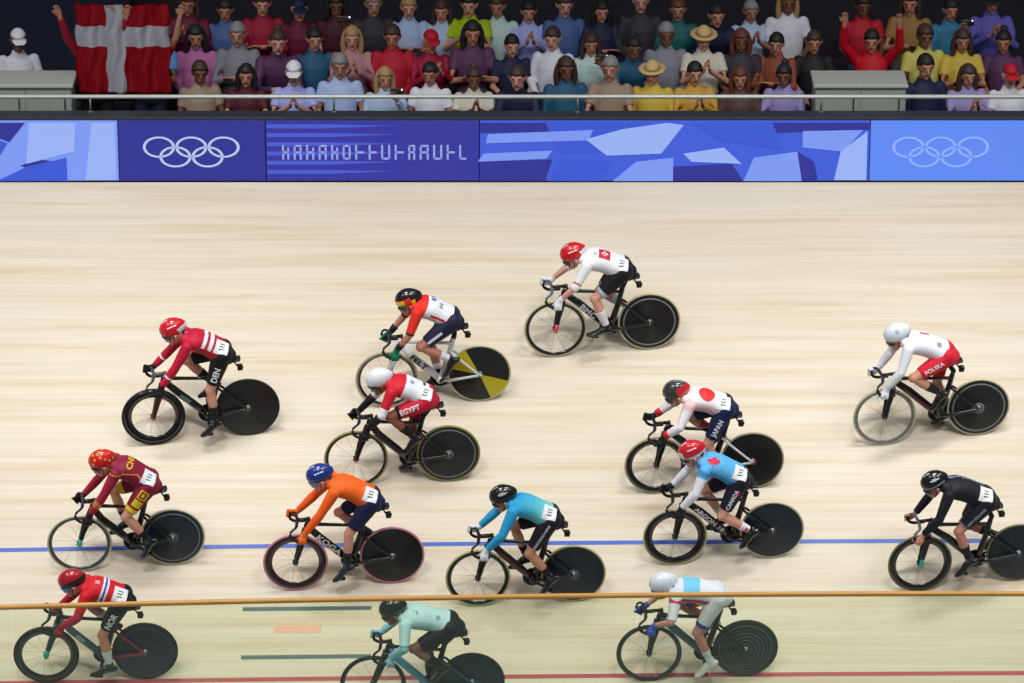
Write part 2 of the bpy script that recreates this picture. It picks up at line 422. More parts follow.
    w = obj('front_wheel', bm, [rimc, gloss(c.get('rimline', WHITE)), mat((70, 70, 74), .35, .6)], root); w.location = (fx, 0, WR)
    bm = bmesh.new(); revolve(bm, torus_prof(WR - .0115, .0115), n=72); 
    if 'tyreline' in c: revolve(bm, torus_prof(WR - .0178, .0102, 8), n=72, mi=1)
    obj('tyre', bm, [ty, mat(c.get('tyreline', WHITE), .5)], w)
    bm = bmesh.new(); revolve(bm, [(0.0, -.05), (.012, -.05), (.024, -.03), (.03, -.022), (.018, -.015), (.018, .015), (.03, .022), (.024, .03), (.012, .05), (0, .05)], n=20, closed=False)
    obj('hub', bm, carbon(c.get('hub', (24, 24, 27))), w)
    bm = bmesh.new(); revolve(bm, [(0, .062), (.011, .062), (.014, .058), (.014, .05), (0, .05)], n=14, closed=False); revolve(bm, [(0, -.062), (.011, -.062), (.014, -.058), (.014, -.05), (0, -.05)], n=14, closed=False)
    obj('axle', bm, mat(c.get('axle', (120, 120, 125)), .3, .7), w)
    # rear disc wheel
    bm = bmesh.new(); sect = c.get('sectors', [])
    def secs(k_, n_):
        a = 360 * k_ / n_
        for i, (a0, a1) in enumerate(sect):
            if a0 <= a < a1: return 1
        return 0
    for y in (1, -1):
        prof = [(Ro, .010 * y), (Ro - .03, .0125 * y), (.21, .016 * y), (.12, .021 * y), (.05, .026 * y), (.03, .028 * y), (.0005, .028 * y)]
        for f_, kk in revolve(bm, prof, n=72, closed=False): f_.material_index = secs(kk, 72)
    if 'discring' in c:
        for R0, R1 in c.get('rings', ((.262, .274),)):
            yb = .0147 if R0 > .2 else .0225 if R0 > .1 else .029
            revolve(bm, [(R1, yb - .0014), (R1, yb), (R0, yb + .0012), (R0, yb - .001)], n=72, mi=2)
    w = obj('rear_wheel', bm, [mat(c.get('disc', (22, 22, 24)), .34, var=.04, coat=.3), gloss(c.get('sectorc', (190, 175, 20))), mat(c.get('discring', (110, 118, 125)), .35)], root); w.location = (rx, 0, WR)
    bm = bmesh.new(); revolve(bm, torus_prof(WR - .0115, .0115), n=72)
    if 'tyreline' in c: revolve(bm, torus_prof(WR - .0178, .0102, 8), n=72, mi=1)
    obj('tyre', bm, [ty, mat(c.get('tyreline', WHITE), .5)], w)
    bm = bmesh.new(); revolve(bm, [(0, .075), (.012, .074), (.014, .06), (.034, .034), (.04, .027), (0, .027)], n=20, closed=False)
    obj('hub_cap', bm, mat(c.get('cap', (96, 104, 110)), .3, .5), w)
    bm = bmesh.new(); revolve(bm, [(.016, -.045), (.036, -.045), (.036, -.041), (.016, -.041)], n=28); obj('sprocket', bm, mat((60, 60, 62), .35, .8), w)
    # cockpit
    cx = hx
    bm = bmesh.new(); tube(bm, [(.412 + hx, 0, .79), (.416 + hx, 0, .835)], [.021, .02], 14); tube(bm, [(.405 + hx, 0, .818), (.47 + dx * .8, 0, .82), (.52 + dx, 0, .815)], [(.018, .02), (.018, .016), (.022, .018)], 12)
    obj('stem', bm, carbon(c.get('stemc', (18, 18, 20))), root)
    bm = bmesh.new()
    P = bar_path(dx, -1)[::-1] + bar_path(dx, 1)[1:]
    rr = [.0135] * len(P); mid = len(P) // 2
    rr2 = [(.0125, .0125) if abs(i - mid) > 2 else (.01, .018) for i in range(len(P))]
    tube(bm, P, rr2, 10, ref=V((0, 0, 1)))
    hb = obj('handlebar', bm, carbon(c.get('bar', (22, 22, 25))), root)
    for s in (-1, 1):
        bm = bmesh.new(); Q = bar_path(dx, s)[6:]; tube(bm, Q, [.0155] * len(Q), 10, ref=V((0, 1, 0)), dome=True); obj('grip', bm, mat(c.get('grip', (26, 26, 28)), .8), hb)
    # saddle, post, camera
    sx, sz = k['saddle']
    bm = bmesh.new(); tube(bm, [(-.135, 0, .70), (-.165, 0, .78), (sx + .0, 0, sz - .03)], [(.013, .026), (.012, .028), (.013, .024)], 12); box(bm, (sx, 0, sz - .032), (.10, .03, .016), bev=.004)
    obj('seat_post', bm, FR if c.get('postframe') else carbon(), root)
    bm = bmesh.new()
    tube(bm, [(sx + .135, 0, sz - .012), (sx + .09, 0, sz - .006), (sx, 0, sz - .008), (sx - .07, 0, sz - .002), (sx - .13, 0, sz + .008)], [(.012, .012), (.02, .016), (.034, .018), (.058, .02), (.066, .016)], 14, dome=True)
    obj('saddle', bm, mat((22, 22, 24), .55), root)
    bm = bmesh.new(); tube(bm, [(sx - .08, 0, sz - .03), (sx - .105, 0, sz - .08)], [.008, .008], 8); box(bm, (sx - .13, 0, sz - .095), (.055, .05, .062), bev=.008); tube(bm, [(sx - .158, 0, sz - .095), (sx - .165, 0, sz - .095)], [.016, .014], 12)
    obj('onboard_camera', bm, mat((18, 18, 20), .4), root)
    # drivetrain
    bm = bmesh.new(); revolve(bm, [(.03, -.046), (.096, -.0475), (.101, -.0455), (.101, -.0435), (.096, -.0415), (.03, -.041)], n=40, c=(0, 0, 0))
    cr = obj('chainring', bm, mat((32, 32, 35), .3, .6), root); cr.location = (0, 0, BBZ)
    th = rad(k['theta'])
    for s, a in ((1, th), (-1, th + math.pi)):
        e = V((CRANK * math.cos(a), 0, BBZ + CRANK * math.sin(a)))
        bm = bmesh.new(); tube(bm, [(0, .05 * s, BBZ), V((e.x * .5, .062 * s, (e.z + BBZ) / 2)), V((e.x, .072 * s, e.z))], [(.008, .018), (.007, .015), (.007, .014)], 10, dome=True)
        tube(bm, [(0, .02 * s, BBZ), (0, .058 * s, BBZ)], [.016, .014], 10, ref=V((1, 0, 0)))
        ca = obj('crank_arm', bm, carbon((30, 30, 33)), root)
        bm = bmesh.new(); box(bm, (e.x, .115 * s, e.z), (.075, .055, .014), Matrix.Rotation(rad(k['foot' if s > 0 else 'ffoot']), 3, 'Y') if False else None, bev=.004)
        tube(bm, [(e.x, .075 * s, e.z), (e.x, .10 * s, e.z)], [.007, .007], 8, ref=V((1, 0, 0)))
        obj('pedal', bm, mat((40, 40, 42), .4, .5), ca)
    bm = bmesh.new(); r1, r2 = .1, .037; L = -rx; P = []
    for i in range(13): q = -math.pi / 2 + math.pi * i / 12; P.append(V((r1 * math.cos(q), -.0445, BBZ + r1 * math.sin(q))))
    for i in range(9): q = math.pi / 2 + math.pi * i / 8; P.append(V((rx + r2 * math.cos(q), -.0435, WR + r2 * math.sin(q))))
    P.append(P[0]); tube(bm, P, [(.004, .0045)] * len(P), 6)
    obj('chain', bm, mat((70, 70, 72), .35, .8), root)
    return root
# ------------------------------------------------------------------ riders
def nearest_on(P, p):
    best = (9, 0, None); L = sum((b - a).length for a, b in zip(P, P[1:])); acc = 0
    for a, b in zip(P, P[1:]):
        d = b - a; t = max(0, min(1, (p - a).dot(d) / d.length_squared)); q = a + d * t; k = (p - q).length
        if k < best[0]: best = (k, (acc + d.length * t) / L, q)
        acc += d.length
    return best
def make_rider(k):
    M = k['M']; dx = k.get('dx', 0.); c = k['kit']; th = rad(k['theta'])
    H, S, HP = k['H'], k['S'], k['hip']
    sk = skin(c.get('skin', (206, 150, 125)))
    hipC = V((HP[0], 0, HP[1])); shC = V((S[0], 0, S[1])); d = (shC - hipC); TL = d.length; d.normalize(); nb = V((-d.z, 0, d.x))      # nb: out of the back
    hd = V((H[0], 0, H[1])); p = rad(k.get('nod', 22)); fw = V((math.cos(p), 0, -math.sin(p))); hu = V((math.sin(p), 0, math.cos(p)))
    RH = Matrix((fw, V((0, 1, 0)), hu)).transposed()
    sh = {s: shC + V((.005, .158 * s, -.015)) for s in (1, -1)}
    hj = {s: hipC + V((.0, .085 * s, -.01)) for s in (1, -1)}
    # legs
    leg = {}
    for s, a, ft in ((1, th, k['foot']), (-1, th + math.pi, k['ffoot'])):
        ped = V((CRANK * math.cos(a), .118 * s, BBZ + CRANK * math.sin(a)))
        fd = V((math.cos(rad(ft)), 0, math.sin(rad(ft)))); fu = V((-fd.z, 0, fd.x))
        ba = ped + fu * .028
        an = ba - fd * .125 + fu * .075
        kn = ik(hj[s], an, .385, .368, V((1, .16 * s, .35)))
        leg[s] = dict(ped=ped, fd=fd, fu=fu, ball=ba, ank=an, knee=kn, toe=ba + fd * .075, heel=ba - fd * .165 + fu * .012)
    # arms
    arm = {}
    for s in (1, -1):
        W = k['W'] if s > 0 else k.get('FW', (k['W'][0] + .085, k['W'][1] + .045))
        P = bar_path(dx, s)[5:]; tgt = V((W[0], .2 * s, W[1] - .02))
        i = min(range(len(P)), key=lambda j: (P[j] - tgt).length); G = P[i]
        bd = (P[max(i - 1, 0)] - P[min(i + 1, len(P) - 1)]).normalized()       # along the bar towards the tops
        back = (sh[s] - G).normalized(); a_ = (back - bd * back.dot(bd)).normalized()
        wr = G + (back * .55 + a_ * .45).normalized() * .088
        la = min(1, max(.87, (wr - sh[s]).length * 1.035 / .512)); el = ik(sh[s], wr, .262 * la, .25 * la, V((-.25, .9 * s, -.4)))
        arm[s] = dict(G=G, bd=bd, a=a_, b=bd.cross(a_), wr=wr, el=el)
    mid = lambda t, o: hipC + d * (TL * t) + nb * o
    nk = shC + d * .025 + nb * .022
    def torso(bm, t0, t1, g, n=22):
        T = [(-.2, .10, .085, -.005), (-.1, .142, .11, .003), (.02, .158, .125, .008), (.2, .148, .112, .02), (.4, .142, .106, .030), (.6, .150, .109, .032), (.8, .160, .105, .020), (.95, .150, .086, .006), (1.06, .105, .062, .004), (1.16, .066, .056, .010)]
        T = [q for q in T if t0 - 1e-6 <= q[0] <= t1 + 1e-6]
        tube(bm, [mid(t, o) for t, a, b, o in T], [(a * .95 + g, b + g) for t, a, b, o in T], n, dome=True)
    def legtube(bm, s, t0, t1, g):
        L = leg[s]; a, kn, an = hj[s], L['knee'], L['ank']
        K = [(0, .088), (.25, .082), (.5, .070), (.8, .056), (1, .051), (1.15, .048), (1.35, .053), (1.6, .044), (1.85, .032), (2, .031)]
        def at(t): 
            base = a.lerp(kn, t) if t <= 1 else kn.lerp(an, t - 1)
            if 1.1 < t < 1.7: base = base - L['fd'] * 0 + (a - kn).normalized().cross(V((0, 1, 0))) * 0
            return base
        def rr(t):
            for (x0, y0), (x1, y1) in zip(K, K[1:]):
                if x0 <= t <= x1: return y0 + (y1 - y0) * (t - x0) / (x1 - x0)
            return K[-1][1]
        ts = [t0] + [t for t, _ in K if t0 < t < t1] + [t1]
        tube(bm, [at(t) for t in ts], [rr(t) + g for t in ts], 14)
        if t0 < 1 < t1: ball(bm, kn + (kn - (a + an) / 2).normalized() * .004, .051 + g, 14)
    def armtube(bm, s, t0, t1, g):
        A = arm[s]; K = [(0, .053), (.2, .05), (.5, .044), (.85, .037), (1, .037), (1.25, .038), (1.6, .031), (2, .0245)]
        at = lambda t: sh[s].lerp(A['el'], t) if t <= 1 else A['el'].lerp(A['wr'], t - 1)
        def rr(t):
            for (x0, y0), (x1, y1) in zip(K, K[1:]):
                if x0 <= t <= x1: return y0 + (y1 - y0) * (t - x0) / (x1 - x0)
            return K[-1][1]
        ts = [t0] + [t for t, _ in K if t0 < t < t1] + [t1]
        tube(bm, [at(t) for t in ts], [rr(t) + g for t in ts], 12)
        if t0 < 1 < t1: ball(bm, A['el'], .037 + g, 12)
    def hand(bm, s, g):
        A = arm[s]; G, bd, a, b = A['G'], A['bd'], A['a'], A['b']; out = -1 if b.y * s < 0 else 1; b = b * out
        kn = G + a * .022 + b * .022
        tube(bm, [A['wr'], A['wr'].lerp(G + a * .03 + b * .012, .55), G + a * .03 + b * .014, kn], [(.024 + g, .02 + g), (.036 + g, .018 + g), (.04 + g, .016 + g), (.038 + g, .013 + g)], 12, ref=bd, dome=True)
        for i, (off, end) in enumerate(((.030, 222), (.0105, 240), (-.009, 236), (-.028, 212))):
            pts = []
            for j in range(6):
                q = rad(42 + (end - 42) * j / 5); R = .0255
                pts.append(G + bd * off + a * (R * math.cos(q)) + b * (R * math.sin(q)))
            tube(bm, pts, [.0092 + g, .0096 + g, .009 + g, .009 + g, .0085 + g, .0075 + g], 8, ref=bd, dome=True)
        pts = [G + bd * .030 + a * .036 - b * .004]
        for j in range(4):
            q = rad(-28 - 120 * j / 3); pts.append(G + bd * (.045 + .004 * j) + a * (.0265 * math.cos(q)) + b * (.0265 * math.sin(q)))
        tube(bm, pts, [.013 + g, .0118 + g, .0105 + g, .0098 + g, .008 + g], 8, ref=bd, dome=True)
    def foot(bm, s, g):
        L = leg[s]; fd, fu = L['fd'], L['fu']; he = L['heel']
        pts = [he + fu * .02, he + fd * .03 + fu * .028, he + fd * .09 + fu * .03, L['ball'] + fu * .008, L['ball'] + fd * .045 - fu * .002, L['toe'] - fu * .004]
        tube(bm, pts, [(.026 + g, .024 + g), (.033 + g, .034 + g), (.035 + g, .036 + g), (.043 + g, .026 + g), (.04 + g, .02 + g), (.026 + g, .014 + g)], 14, dome=True)
        tube(bm, [L['ank'].lerp(L['knee'], .12), L['ank'], he + fd * .045 + fu * .02], [.034 + g, .035 + g, .036 + g], 12)
    def hp(x, y, z): return hd + fw * x + V((0, 1, 0)) * y + hu * z          # head frame: origin at the helmet's middle
    # --- body: one continuous surface
    bm = bmesh.new()
    torso(bm, -.3, 1.2, 0)
    tube(bm, [shC + nb * .0 - d * .02, nk, hp(-.03, 0, -.085)], [(.07, .06), (.054, .056), (.05, .054)], 14)
    ball(bm, hp(.0, 0, -.035), (.100, .074, .10), 20, RH)
    ball(bm, hp(.038, 0, -.10), (.062, .055, .062), 16, RH)
    ball(bm, hp(.078, 0, -.145), (.024, .03, .02), 12, RH)                      # chin
    tube(bm, [hp(.095, 0, -.052), hp(.118, 0, -.082), hp(.122, 0, -.092), hp(.098, 0, -.096)], [.010, .013, .015, .012], 10, dome=True)   # nose
    tube(bm, [hp(.090, -.024, -.116), hp(.101, 0, -.115), hp(.090, .024, -.116)], [.006, .0085, .006], 8, dome=True)   # lips
    tube(bm, [hp(.088, -.025, -.126), hp(.097, 0, -.127), hp(.088, .025, -.126)], [.006, .008, .006], 8, dome=True)
    for s in (1, -1):
        tube(bm, [hp(.0, .070 * s, -.04), hp(-.008, .082 * s, -.055), hp(.002, .076 * s, -.092)], [.012, .015, .01], 8, dome=True)   # ears
        ball(bm, hp(.086, .032 * s, -.055), .0125, 8); ball(bm, sh[s] - d * .0, .054, 14)
        armtube(bm, s, 0, 2, 0); hand(bm, s, 0); legtube(bm, s, 0, 2, 0); foot(bm, s, 0)
        ball(bm, hj[s] + nb * .025 - d * .012, .090, 14)
    me = voxel(bm, .007, 3)
    lipc = hp(.098, 0, -.12)
    def bp(q):
        if (q - lipc).length < .03 and abs((q - lipc).dot(hu)) < .011 and (q - hd).dot(fw) > .086: return 1
        return 0
    paint(me, bp)
    root = link('person', me, [sk, skin((176, 92, 88))], None, label=k['label'], category='person', group='track cyclists in the race')
    root.matrix_world = M
    # eyes
    for s in (1, -1):
        bm = bmesh.new(); ball(bm, hp(.0945, .032 * s, -.055), .0075, 8); obj('eye', bm, mat((40, 30, 28), .2), root)
    # --- jersey
    sl = c.get('sleeve', 1.92); g = .0105
    bm = bmesh.new(); torso(bm, .0, 1.07, g)
    for s in (1, -1):
        ball(bm, sh[s], .054 + g, 14); armtube(bm, s, 0, sl, g)
    me = voxel(bm, .0075, 4)
    AP = {s: [sh[s], arm[s]['el'], arm[s]['wr']] for s in (1, -1)}
    def zone(q):
        t = (q - hipC).dot(d) / TL; v = (q - hipC).dot(nb)
        for s in (1, -1):
            dist, ta, _ = nearest_on(AP[s], q)
            if dist < .068 and ta > .10 and (abs(q.y) > .13 or ta > .2): return ('A', ta * 2, v, q.y)
        return ('T', t, v, q.y)
    jf = c['jersey'][1]
    paint(me, lambda q: jf(*zone(q)))
    # trim a clean hem: drop the part of the jersey under the shorts
    b2 = bmesh.new(); b2.from_mesh(me); bmesh.ops.bisect_plane(b2, geom=list(b2.verts) + list(b2.edges) + list(b2.faces), plane_co=mid(.025, 0), plane_no=-d, clear_outer=True); b2.to_mesh(me); b2.free()
    je = link('jersey', me, [fab(x) for x in c['jersey'][0]], root); jt = bvh(me)
    # --- shorts
    bm = bmesh.new(); torso(bm, -.3, .02, .012)
    for s in (1, -1): ball(bm, hj[s] + nb * .025 - d * .012, .101, 14); legtube(bm, s, 0, c.get('hem', .80), .0115)
    me = voxel(bm, .0075, 4)
    def lz(q):
        best = min(((nearest_on([hj[s], leg[s]['knee']], q), s) for s in (1, -1)), key=lambda r: r[0][0])
        return best[0][1], best[1], q.y * best[1] - .085
    sf = c['shorts'][1]
    paint(me, lambda q: sf(*lz(q)))
    so = link('shorts', me, [fab(x) for x in c['shorts'][0]], root); st = bvh(me)
    # --- gloves, socks, shoes
    for s in (1, -1):
        if c.get('glove'):
            bm = bmesh.new(); hand(bm, s, .003)
            A = arm[s]; tube(bm, [A['wr'].lerp(A['el'], .14), A['wr'], A['wr'].lerp(A['G'], .4)], [.032, .032, .03], 12)
            link('glove', voxel(bm, .005, 2), fab(c['glove']), root)
        if c.get('cuff'):
            bm = bmesh.new(); t0, t1, cc = c['cuff']; armtube(bm, s, t0, t1, .013); obj('arm_band', bm, fab(cc), root)
        if c.get('warmer'):
            bm = bmesh.new(); armtube(bm, s, c['warmer'][0], 1.93, .008); obj('arm_warmer', bm, fab(c['warmer'][1]), root)
        if c.get('sock'):
            bm = bmesh.new(); legtube(bm, s, c.get('sockt', 1.62), 2.0, .006); ball(bm, leg[s]['ank'], .041, 12)
            me = voxel(bm, .006, 2); 
            sock = link('sock', me, fab(c['sock']), root)
            if c.get('sockmark') and s > 0:
                L = leg[s]; decal('emblem', leaf_bm(.03), bvh(me), L['knee'].lerp(L['ank'], .8), (0, 1, 0), (L['ank'] - L['knee']).cross(V((0, 1, 0))), fab(c['sockmark']), sock)
        bm = bmesh.new(); foot(bm, s, .006); me = voxel(bm, .006, 2)
        L = leg[s]; paint(me, lambda q: 1 if (q - L['ball']).dot(L['fu']) < -.014 else 0)
        link('shoe', me, [gloss(c.get('shoe', BLACK)), mat(c.get('sole', (30, 30, 32)), .6)], root)
    # --- helmet, visor or glasses, strap, hair
    hm = c['helmet']
    bm = bmesh.new(); nu, nv = 36, 22; rows = []
    for j in range(nv + 1):
        ph = math.pi * j / nv - math.pi / 2; row = []
        for i in range(nu):
            la = 2 * math.pi * i / nu
            x, y, z = math.cos(ph) * math.cos(la), math.cos(ph) * math.sin(la), math.sin(ph)
            if x < 0: X_ = .160 * x; tp = 1 + .34 * x * abs(x) * 1.0
            else: X_ = .132 * x; tp = 1
            Y_ = .094 * y * (tp if tp < 1 else 1); Z_ = .108 * z * (1 if x > 0 else 1 - .22 * x * x) + (.0 if x > 0 else -.012 * x * x)
            zb = -.058 + (.02 * max(0, x) / 1) - .03 * math.exp(-((x + .25) / .35) ** 2)
            if Z_ < zb: Z_ = zb - (zb - Z_) * .12
            row.append(bm.verts.new(hp(X_, Y_, Z_ + .012)))
        rows.append(row)
    for a_, b_ in zip(rows, rows[1:]):
        for i in range(nu):
            try: bm.faces.new((a_[i], a_[(i + 1) % nu], b_[(i + 1) % nu], b_[i]))
            except ValueError: pass
    bmesh.ops.remove_doubles(bm, verts=bm.verts, dist=.0005)
    bmesh.ops.subdivide_edges(bm, edges=bm.edges, cuts=1, use_grid_fill=True, smooth=.6)
    me = to_mesh(bm)
    def hz(q): w = q - hd; return w.dot(fw), w.y, w.dot(hu) - .012
    paint(me, lambda q: hm[1](*hz(q)))
    he = link('helmet', me, [gloss(x) for x in hm[0]], root); htree = bvh(me)
    for mark in c.get('hmarks', [(('bars',), WHITE)]):
        cc = mark[1]
        art = quad_bm([(-.045, -.006, -.018, .006), (-.012, -.006, .012, .006), (.018, -.006, .05, .006)]) if mark[0][0] == 'bars' else text_bm(mark[0][1], mark[0][2], .01)
        decal('lettering', art, htree, hp(-.02, .07, .05), hu * .8 + V((0, 1, 0)) + fw * .1, -fw, mat(cc, .3, var=0), he, lift=.002)
        if mark[0][0] == 'bars': decal('lettering', quad_bm([(-.03, -.005, -.006, .005), (0, -.005, .04, .005)]), htree, hp(.03, .01, .09), hu + fw * .3 + V((0, .3, 0)), -fw, mat(cc, .3, var=0), he, lift=.002)
    if c.get('vents'):
        for oy in (-.045, -.015, .015, .045):
            decal('vent', quad_bm([(-.05, -.006, .05, .006)]), htree, hp(.02, oy, .09), hu + V((0, oy * 6, 0)), -fw, mat((12, 12, 14), .7), he, lift=.0015)
    vz0, vz1, vaz, vcol = c.get('visor', (-.075, -.04, 62, (34, 36, 44)))
    bm = bmesh.new(); g0, g1 = [], []
    for i in range(17):
        q = rad(-vaz + 2 * vaz * i / 16); k1 = 1 + .0 * abs(q)
        g1.append(bm.verts.new(hp(.128 * math.cos(q) + .002, .093 * math.sin(q), vz1 - .004))); g0.append(bm.verts.new(hp(.120 * math.cos(q), .086 * math.sin(q), vz0 - .016 * math.cos(q) + .0)))
    fcs = [bm.faces.new((g0[i], g0[i + 1], g1[i + 1], g1[i])) for i in range(16)]
    bmesh.ops.recalc_face_normals(bm, faces=fcs); bmesh.ops.solidify(bm, geom=fcs, thickness=.005)
    obj('visor' if c.get('visorbig') else 'sunglasses', bm, mat(vcol, .08, var=0, coat=1), root)
    bm = bmesh.new()
    for s in (1, -1): tube(bm, [hp(.01, .083 * s, -.055), hp(.03, .07 * s, -.105), hp(.05, .04 * s, -.152), hp(.055, 0, -.163)], [.004] * 4, 6, dome=True)
    obj('chin_strap', bm, mat((24, 24, 26), .7), root)
    bm = bmesh.new(); tube(bm, [hp(-.085, 0, -.02), hp(-.09, 0, -.06), hp(-.075, 0, -.092)], [(.06, .022), (.056, .024), (.036, .018)], 12, dome=True); obj('hair', bm, mat(c.get('hair', (62, 44, 34)), .6, var=.25, scale=90), root)
    # --- printing on the kit
    kn, hp_ = leg[1]['knee'], hj[1]; th_d = (hp_ - kn).normalized()
    for t, size, pos, col in c.get('thigh', []):
        o_ = V((0, 1, .12)); c0 = kn.lerp(hp_, pos[0]) + V((0, 1, 0)).cross(th_d) * pos[1]
        decal('lettering', text_bm(t, size, .02, pos[2] if len(pos) > 2 else 1), st, c0, o_, th_d, mat(col, .6, var=0), so)
    for rects, pos, col in c.get('thighboxes', []):
        decal('panel', quad_bm(rects), st, kn.lerp(hp_, pos[0]) + V((0, 1, 0)).cross(th_d) * pos[1], (0, 1, .12), th_d, fab(col), so)
    for art, t, y, col, mode in c.get('back', []):
        out = nb + V((0, .35 * (1 if y > 0 else 0), 0)) if mode != 'side' else nb * .5 + V((0, 1, 0))
        right = {'across': V((0, -1, 0)), 'along': -d, 'side': -d}[mode]
        decal('lettering' if isinstance(art, tuple) else 'emblem', text_bm(*art) if isinstance(art, tuple) else art(), jt, mid(t, .02) + V((0, y, 0)), out, right, mat(col, .6, var=0), je)
    if c.get('number', True):
        t, y, w_, h_ = c.get('numpos', (.11, .05, .15, .14))
        # race number pinned over the near hip
        big = bmesh.new(); 
        for m_, tr_ in ((je.data, None), (so.data, None)): big.from_mesh(m_)
        tmp = bpy.data.meshes.new('t'); big.to_mesh(tmp); big.free(); nt_ = bvh(tmp); bpy.data.meshes.remove(tmp)
        out = nb * .85 + V((0, .55, 0))
        nm = decal('race_number', quad_bm([(-h_ / 2, -w_ / 2, h_ / 2, w_ / 2)]), nt_, mid(t, .02) + V((0, y, 0)), out, -d, mat((236, 238, 240), .6, var=.02), root, lift=.006)
        if nm: decal('figures', quad_bm([(-.026, -.036, .026, -.026), (-.026, -.006, .026, .004), (-.026, .024, .026, .034)]), nt_, mid(t, .02) + V((0, y, 0)), out, -d, mat((40, 44, 52), .6, var=0), nm, lift=.008)
    return root
